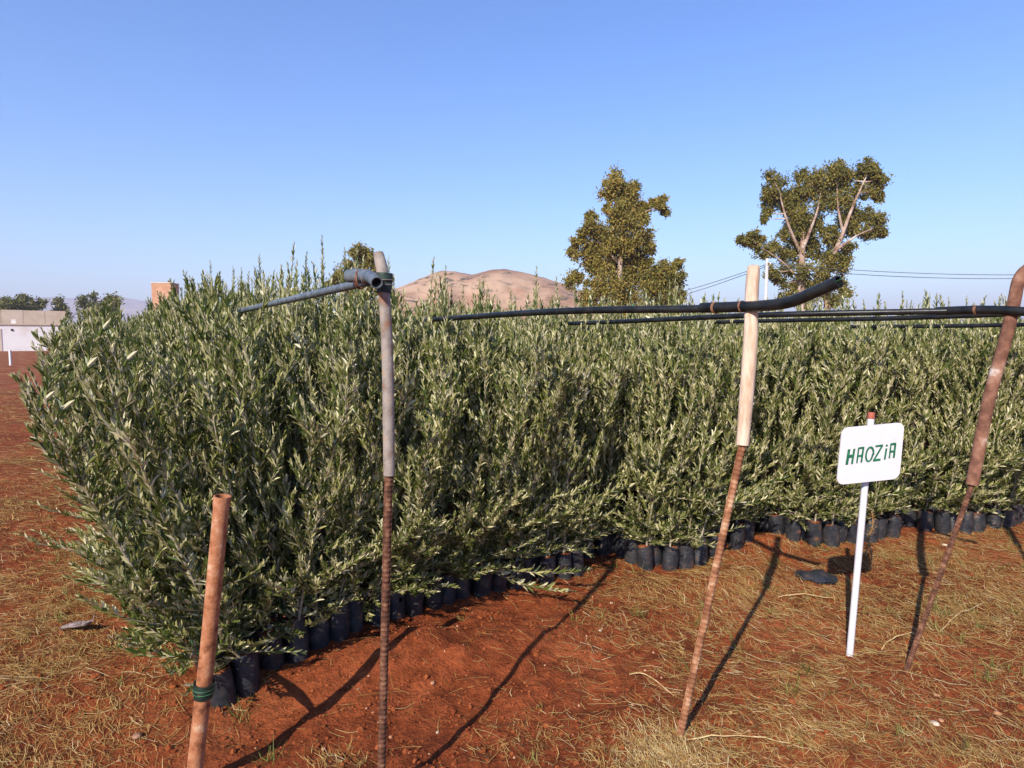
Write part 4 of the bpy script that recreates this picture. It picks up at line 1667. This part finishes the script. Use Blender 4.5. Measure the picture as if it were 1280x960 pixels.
blob_tree('eucalyptus_tree', 'broad open eucalyptus with pale forked limbs behind the wooden post', 'tree', D1 + 3, 1000,
          [(966, 222, 8), (975, 232, 10), (962, 240, 9), (958, 250, 6), (972, 250, 11), (960, 266, 7), (955, 273, 4), (983, 245, 8), (985, 262, 9), (1004, 222, 9), (998, 236, 11), (1010, 232, 10), (1024, 226, 12),
           (1020, 240, 12), (1040, 216, 12), (1052, 208, 9), (1056, 222, 12), (1045, 233, 13), (1030, 252, 13), (1050, 250, 12), (1084, 206, 9), (1092, 214, 10), (1078, 220, 12), (1100, 224, 8), (1094, 238, 9),
           (1076, 238, 11), (1098, 246, 5), (1062, 262, 10), (1072, 272, 11), (1088, 270, 10), (1100, 272, 7), (1096, 284, 9), (1082, 288, 9), (1066, 284, 9), (1103, 292, 5), (1054, 278, 10), (996, 256, 13), (1002, 272, 14),
           (990, 282, 11), (1008, 290, 14), (994, 300, 12), (1022, 280, 11), (1034, 292, 11), (1044, 302, 9), (978, 293, 6), (940, 292, 7), (934, 302, 8), (944, 308, 9), (952, 300, 6), (926, 299, 4), (958, 318, 9), (970, 312, 9),
           (982, 318, 10), (1000, 318, 12), (1020, 312, 12), (1040, 318, 11), (1058, 312, 8), (1060, 322, 8), (1050, 332, 9), (1030, 334, 12), (1008, 338, 12), (985, 338, 10), (965, 340, 8), (975, 352, 9), (1000, 356, 12), (1025, 355, 12),
           (1048, 350, 9), (1055, 366, 8), (1040, 372, 10), (1010, 375, 12), (985, 372, 10)],
          [([(1002, 436, 0), (1001, 380, 0), (1002, 340, 0), (1003, 310, 0), (1004, 290, 0)], 0.55, 0.28), ([(1003, 312, 0), (1012, 290, -0.5), (1022, 262, -0.8), (1026, 240, -0.5)], 0.25, 0.06),
           ([(1002, 320, 0), (985, 280, -0.5), (978, 256, -0.8), (974, 238, -0.5)], 0.2, 0.05), ([(1036, 436, 0.5), (1034, 380, 0.3), (1034, 340, 0), (1042, 318, -0.8), (1052, 296, -1.2), (1062, 268, -1.2), (1074, 240, -0.8), (1086, 214, -0.4)], 0.5, 0.06),
           ([(1046, 312, -1.0), (1060, 302, -1.6), (1072, 294, -1.8), (1090, 286, -1.0)], 0.2, 0.05), ([(1001, 350, 0), (975, 325, -0.3), (945, 305, -0.3)], 0.16, 0.04), ([(1054, 292, -1.2), (1048, 262, -1.3), (1046, 230, -0.6)], 0.18, 0.05)],
          M['euc_leaf'], M['euc_bark'], 0.26, 78, 0.3, 23, 'eucalyptus trees beyond the field', -0.12, 0.7)
blob_tree('eucalyptus_tree', 'small olive brown tree peeking up behind the bent grey post', 'tree', 70, 440,
          [(450, 310, 6), (442, 318, 8), (454, 320, 9), (436, 330, 7), (452, 334, 9), (466, 322, 7), (470, 332, 8), (428, 342, 8), (420, 350, 7), (440, 348, 10), (458, 350, 10), (474, 345, 7), (414, 360, 7), (432, 362, 10), (452, 368, 11), (470, 362, 9), (440, 382, 11), (460, 386, 11)],
          [([(446, 436, 0), (446, 390, 0), (448, 340, 0), (450, 315, 0)], 0.35, 0.06), ([(446, 380, 0), (430, 355, 0)], 0.15, 0.05)],
          M['euc_leaf'], M['euc_bark'], 0.32, 70, 0.25, 24, 'eucalyptus trees beyond the field', 0.02)

# far bushes on the left, behind the white building
rs0 = random.Random(77)
for k, (px, top, wid, lab) in enumerate([(-30, 371, 24, 'dark green bushy tree leftmost behind the beige wall'), (8, 373, 22, 'low dark bushy tree behind the beige wall by its vent box'), (32, 369, 16, 'round topped dark bushy tree behind the beige wall'),
                                    (52, 373, 20, 'broad dark bushy tree behind the beige wall'), (72, 374, 14, 'small dark bushy tree at the end of the beige wall'),
                                    (116, 365, 20, 'tall dark green tree between the beige wall and the brick hut'), (136, 369, 14, 'pale green tree beside the tall dark tree near the brick hut')]):
    bl = []
    for j in range(16):
        t = j / 15
        bl.append((px + (rs0.random() - 0.5) * wid * 1.3, top + 5 + rs0.random() * 34 + abs(t - 0.5) * 4, rs0.uniform(5, 7.5)))
    bl.append((px, top + 5, 5.5))
    blob_tree('bushy_tree', lab, 'tree', 135 + 3 * k, px, bl, [([(px, 434, 0), (px, 405, 0), (px + 1, top + 10, 0)], 0.35, 0.08)], M['euc_green'], M['euc_bark'], 0.6, 30, 0.3, 60 + k, 'far bushy trees behind the beige wall',
              0.0 if k != 6 else 0.25, 0.1)

# ------------------------------------------------------------------ far buildings
wb = empty('white_building', (-62, 84, 0))
tag(wb, 'long low whitewashed building with a flat lip along its roof', 'building')
A = at(-60, 404, 84)
B = at(90, 404, 92)
hgt = A.z
ax = Vector((B.x - A.x, B.y - A.y, 0))
Lb = ax.length
wb.location = (A.x, A.y, gh(A.x, A.y) - 0.3)
wb.rotation_euler = (0, 0, math.atan2(ax.y, ax.x))
MB().box((0, 0, 0), (Lb, 7, hgt + 0.1)).build('wall', M['white_wall'], wb, False)
MB().box((-0.12, -0.14, hgt + 0.1), (Lb + 0.12, 7.1, hgt + 0.28)).build('roof_lip', M['beige_wall'], wb, False)
MB().box((Lb * 0.47, 0.4, hgt + 0.28), (Lb * 0.47 + 0.5, 0.9, hgt + 0.85)).build('vent_box', M['white_wall'], wb, False)
MB().tube([(Lb * 0.475, 0.05, hgt - 0.6), (Lb * 0.475, -0.06, hgt - 0.6)], 0.16, 12).build('wall_hole', M['dark'], wb)
MB().box((Lb * 0.22, -0.06, 0.3), (Lb * 0.385, 0.05, hgt - 0.45)).build('door', M['beige_wall'], wb, False)

bw = empty('beige_wall', (-70, 108, 0))
A = at(-90, 386, 104)
B = at(82, 391, 116)
ax = Vector((B.x - A.x, B.y - A.y, 0))
bw.location = (A.x, A.y, gh(A.x, A.y) - 0.3)
bw.rotation_euler = (0, 0, math.atan2(ax.y, ax.x))
Lw = ax.length
n_p = 6
tag(bw, 'long rendered beige wall rising behind the white building', 'wall')
for k in range(n_p):
    MB().box((Lw * k / n_p + 0.03, 0, 0), (Lw * (k + 1) / n_p - 0.03, 0.3, A.z + 0.3 + 0.04 * (k % 2))).build('wall_panel', M['beige_wall'], bw, False)
MB().box((0, 0.06, 0), (Lw, 0.24, A.z + 0.2)).build('wall_core', M['beige_wall'], bw, False)

hut = empty('brick_hut', (0, 0, 0))
A, B = at(189, 355, 90), at(222, 356, 91)
hut.location = (A.x, A.y, gh(A.x, A.y) - 0.3)
w_ = (B.x - A.x) * 0.86
tag(hut, 'small raw brick hut with flat top showing above the saplings', 'building')
hz = A.z + 0.3
MB().box((0, 0, 0), (w_, 2.2, hz)).build('wall', M['brick'], hut, False)
MB().box((-0.06, -0.06, hz), (w_ + 0.06, 2.26, hz + 0.14)).build('roof_slab', M['beige_wall'], hut, False)
MB().box((w_ * 0.62, -0.03, hz - 5.4), (w_ * 0.88, 0.1, hz - 4.1)).build('window', M['dark'], hut, False)
MB().box((w_ * 0.86, -0.03, hz), (w_ * 0.94, 0.1, hz + 0.4)).build('rebar_stub', M['rust_dark'], hut, False)

# marker stake on the path, far left
mk = at(13, 452, 40)
ms = empty('marker_stake', (mk.x, 40, gh(mk.x, 40)))
MB().box((-0.05, -0.05, -0.2), (0.05, 0.05, 0.9)).build('stake', M['white_paint'], ms, False)
MB().box((-0.06, -0.06, 0.9), (0.06, 0.06, 0.95)).build('cap', M['white_paint'], ms, False)
tag(ms, 'short white marker stake standing before the white building', 'stake')

# ------------------------------------------------------------------ power line
up = at(955, 430, 36)
pole = empty('utility_pole', (up.x, 36, gh(up.x, 36)))
tag(pole, 'slim pale leaning utility pole beside the broad eucalyptus', 'utility pole')
ptop = lc(pole, at(959, 323, 36))
MB().tube([ptop * -0.08, Vector((0, 0, 0)), ptop], [0.12, 0.12, 0.085], 8).build('pole_shaft', M['concrete'], pole)
wire_pts = []
for dy, dz in ((-0.22, -0.30), (0.22, -0.42)):
    q_ = ptop + Vector((0.10, dy, dz))
    MB().tube([q_ + Vector((-0.16, 0, 0)), q_ + Vector((0.0, 0, 0))], 0.02, 6).build('bracket', M['wire'], pole)
    MB().tube([q_ + Vector((0, 0, -0.05)), q_, q_ + Vector((0, 0, 0.05))], [0.03, 0.045, 0.03], 8).build('insulator', M['concrete'], pole)
    wire_pts.append(Vector(pole.location) + q_)


def wire(p0, p1, sag, label):
    o = empty('overhead_wire', p0)
    pts = []
    for k in range(25):
        t = k / 24
        p = p0.lerp(p1, t)
        p.z -= sag * 4 * t * (1 - t)
        pts.append(p - o.location)
    MB().tube(pts, 0.017, 6).build('cable', M['cable'], o)
    tag(o, label, 'wire')


wire(wire_pts[0], at(1420, 340, 34), 0.35, 'upper overhead wire running from the pole past the rusty post')
wire(wire_pts[1], at(1420, 343, 34), 0.42, 'lower overhead wire running from the pole past the rusty post')
wire(wire_pts[0] + Vector((-0.05, 0, 0)), at(700, 392, 62), 0.6, 'upper overhead wire sloping from the pole down to the narrow eucalyptus')
wire(wire_pts[1] + Vector((-0.05, 0, 0)), at(700, 396, 62), 0.7, 'lower overhead wire sloping from the pole down to the narrow eucalyptus')

# ------------------------------------------------------------------ the air
hz_ = MB().box((-9500, -9500, -12), (9500, 9500, 420)).build('haze', None or M['dark'], None, False)
hm = bpy.data.materials.new('haze_air')
hm.use_nodes = True
hm.node_tree.nodes.clear()
ho = hm.node_tree.nodes.new('ShaderNodeOutputMaterial')
pv = hm.node_tree.nodes.new('ShaderNodeVolumePrincipled')
pv.inputs['Color'].default_value = (0.90, 0.87, 1.0, 1)
pv.inputs['Density'].default_value = 0.00030
pv.inputs['Anisotropy'].default_value = 0.0
hm.node_tree.links.new(pv.outputs[0], ho.inputs['Volume'])
hz_.data.materials.clear()
hz_.data.materials.append(hm)
tag(hz_, 'thin pale haze in the distance', None, None, 'stuff')
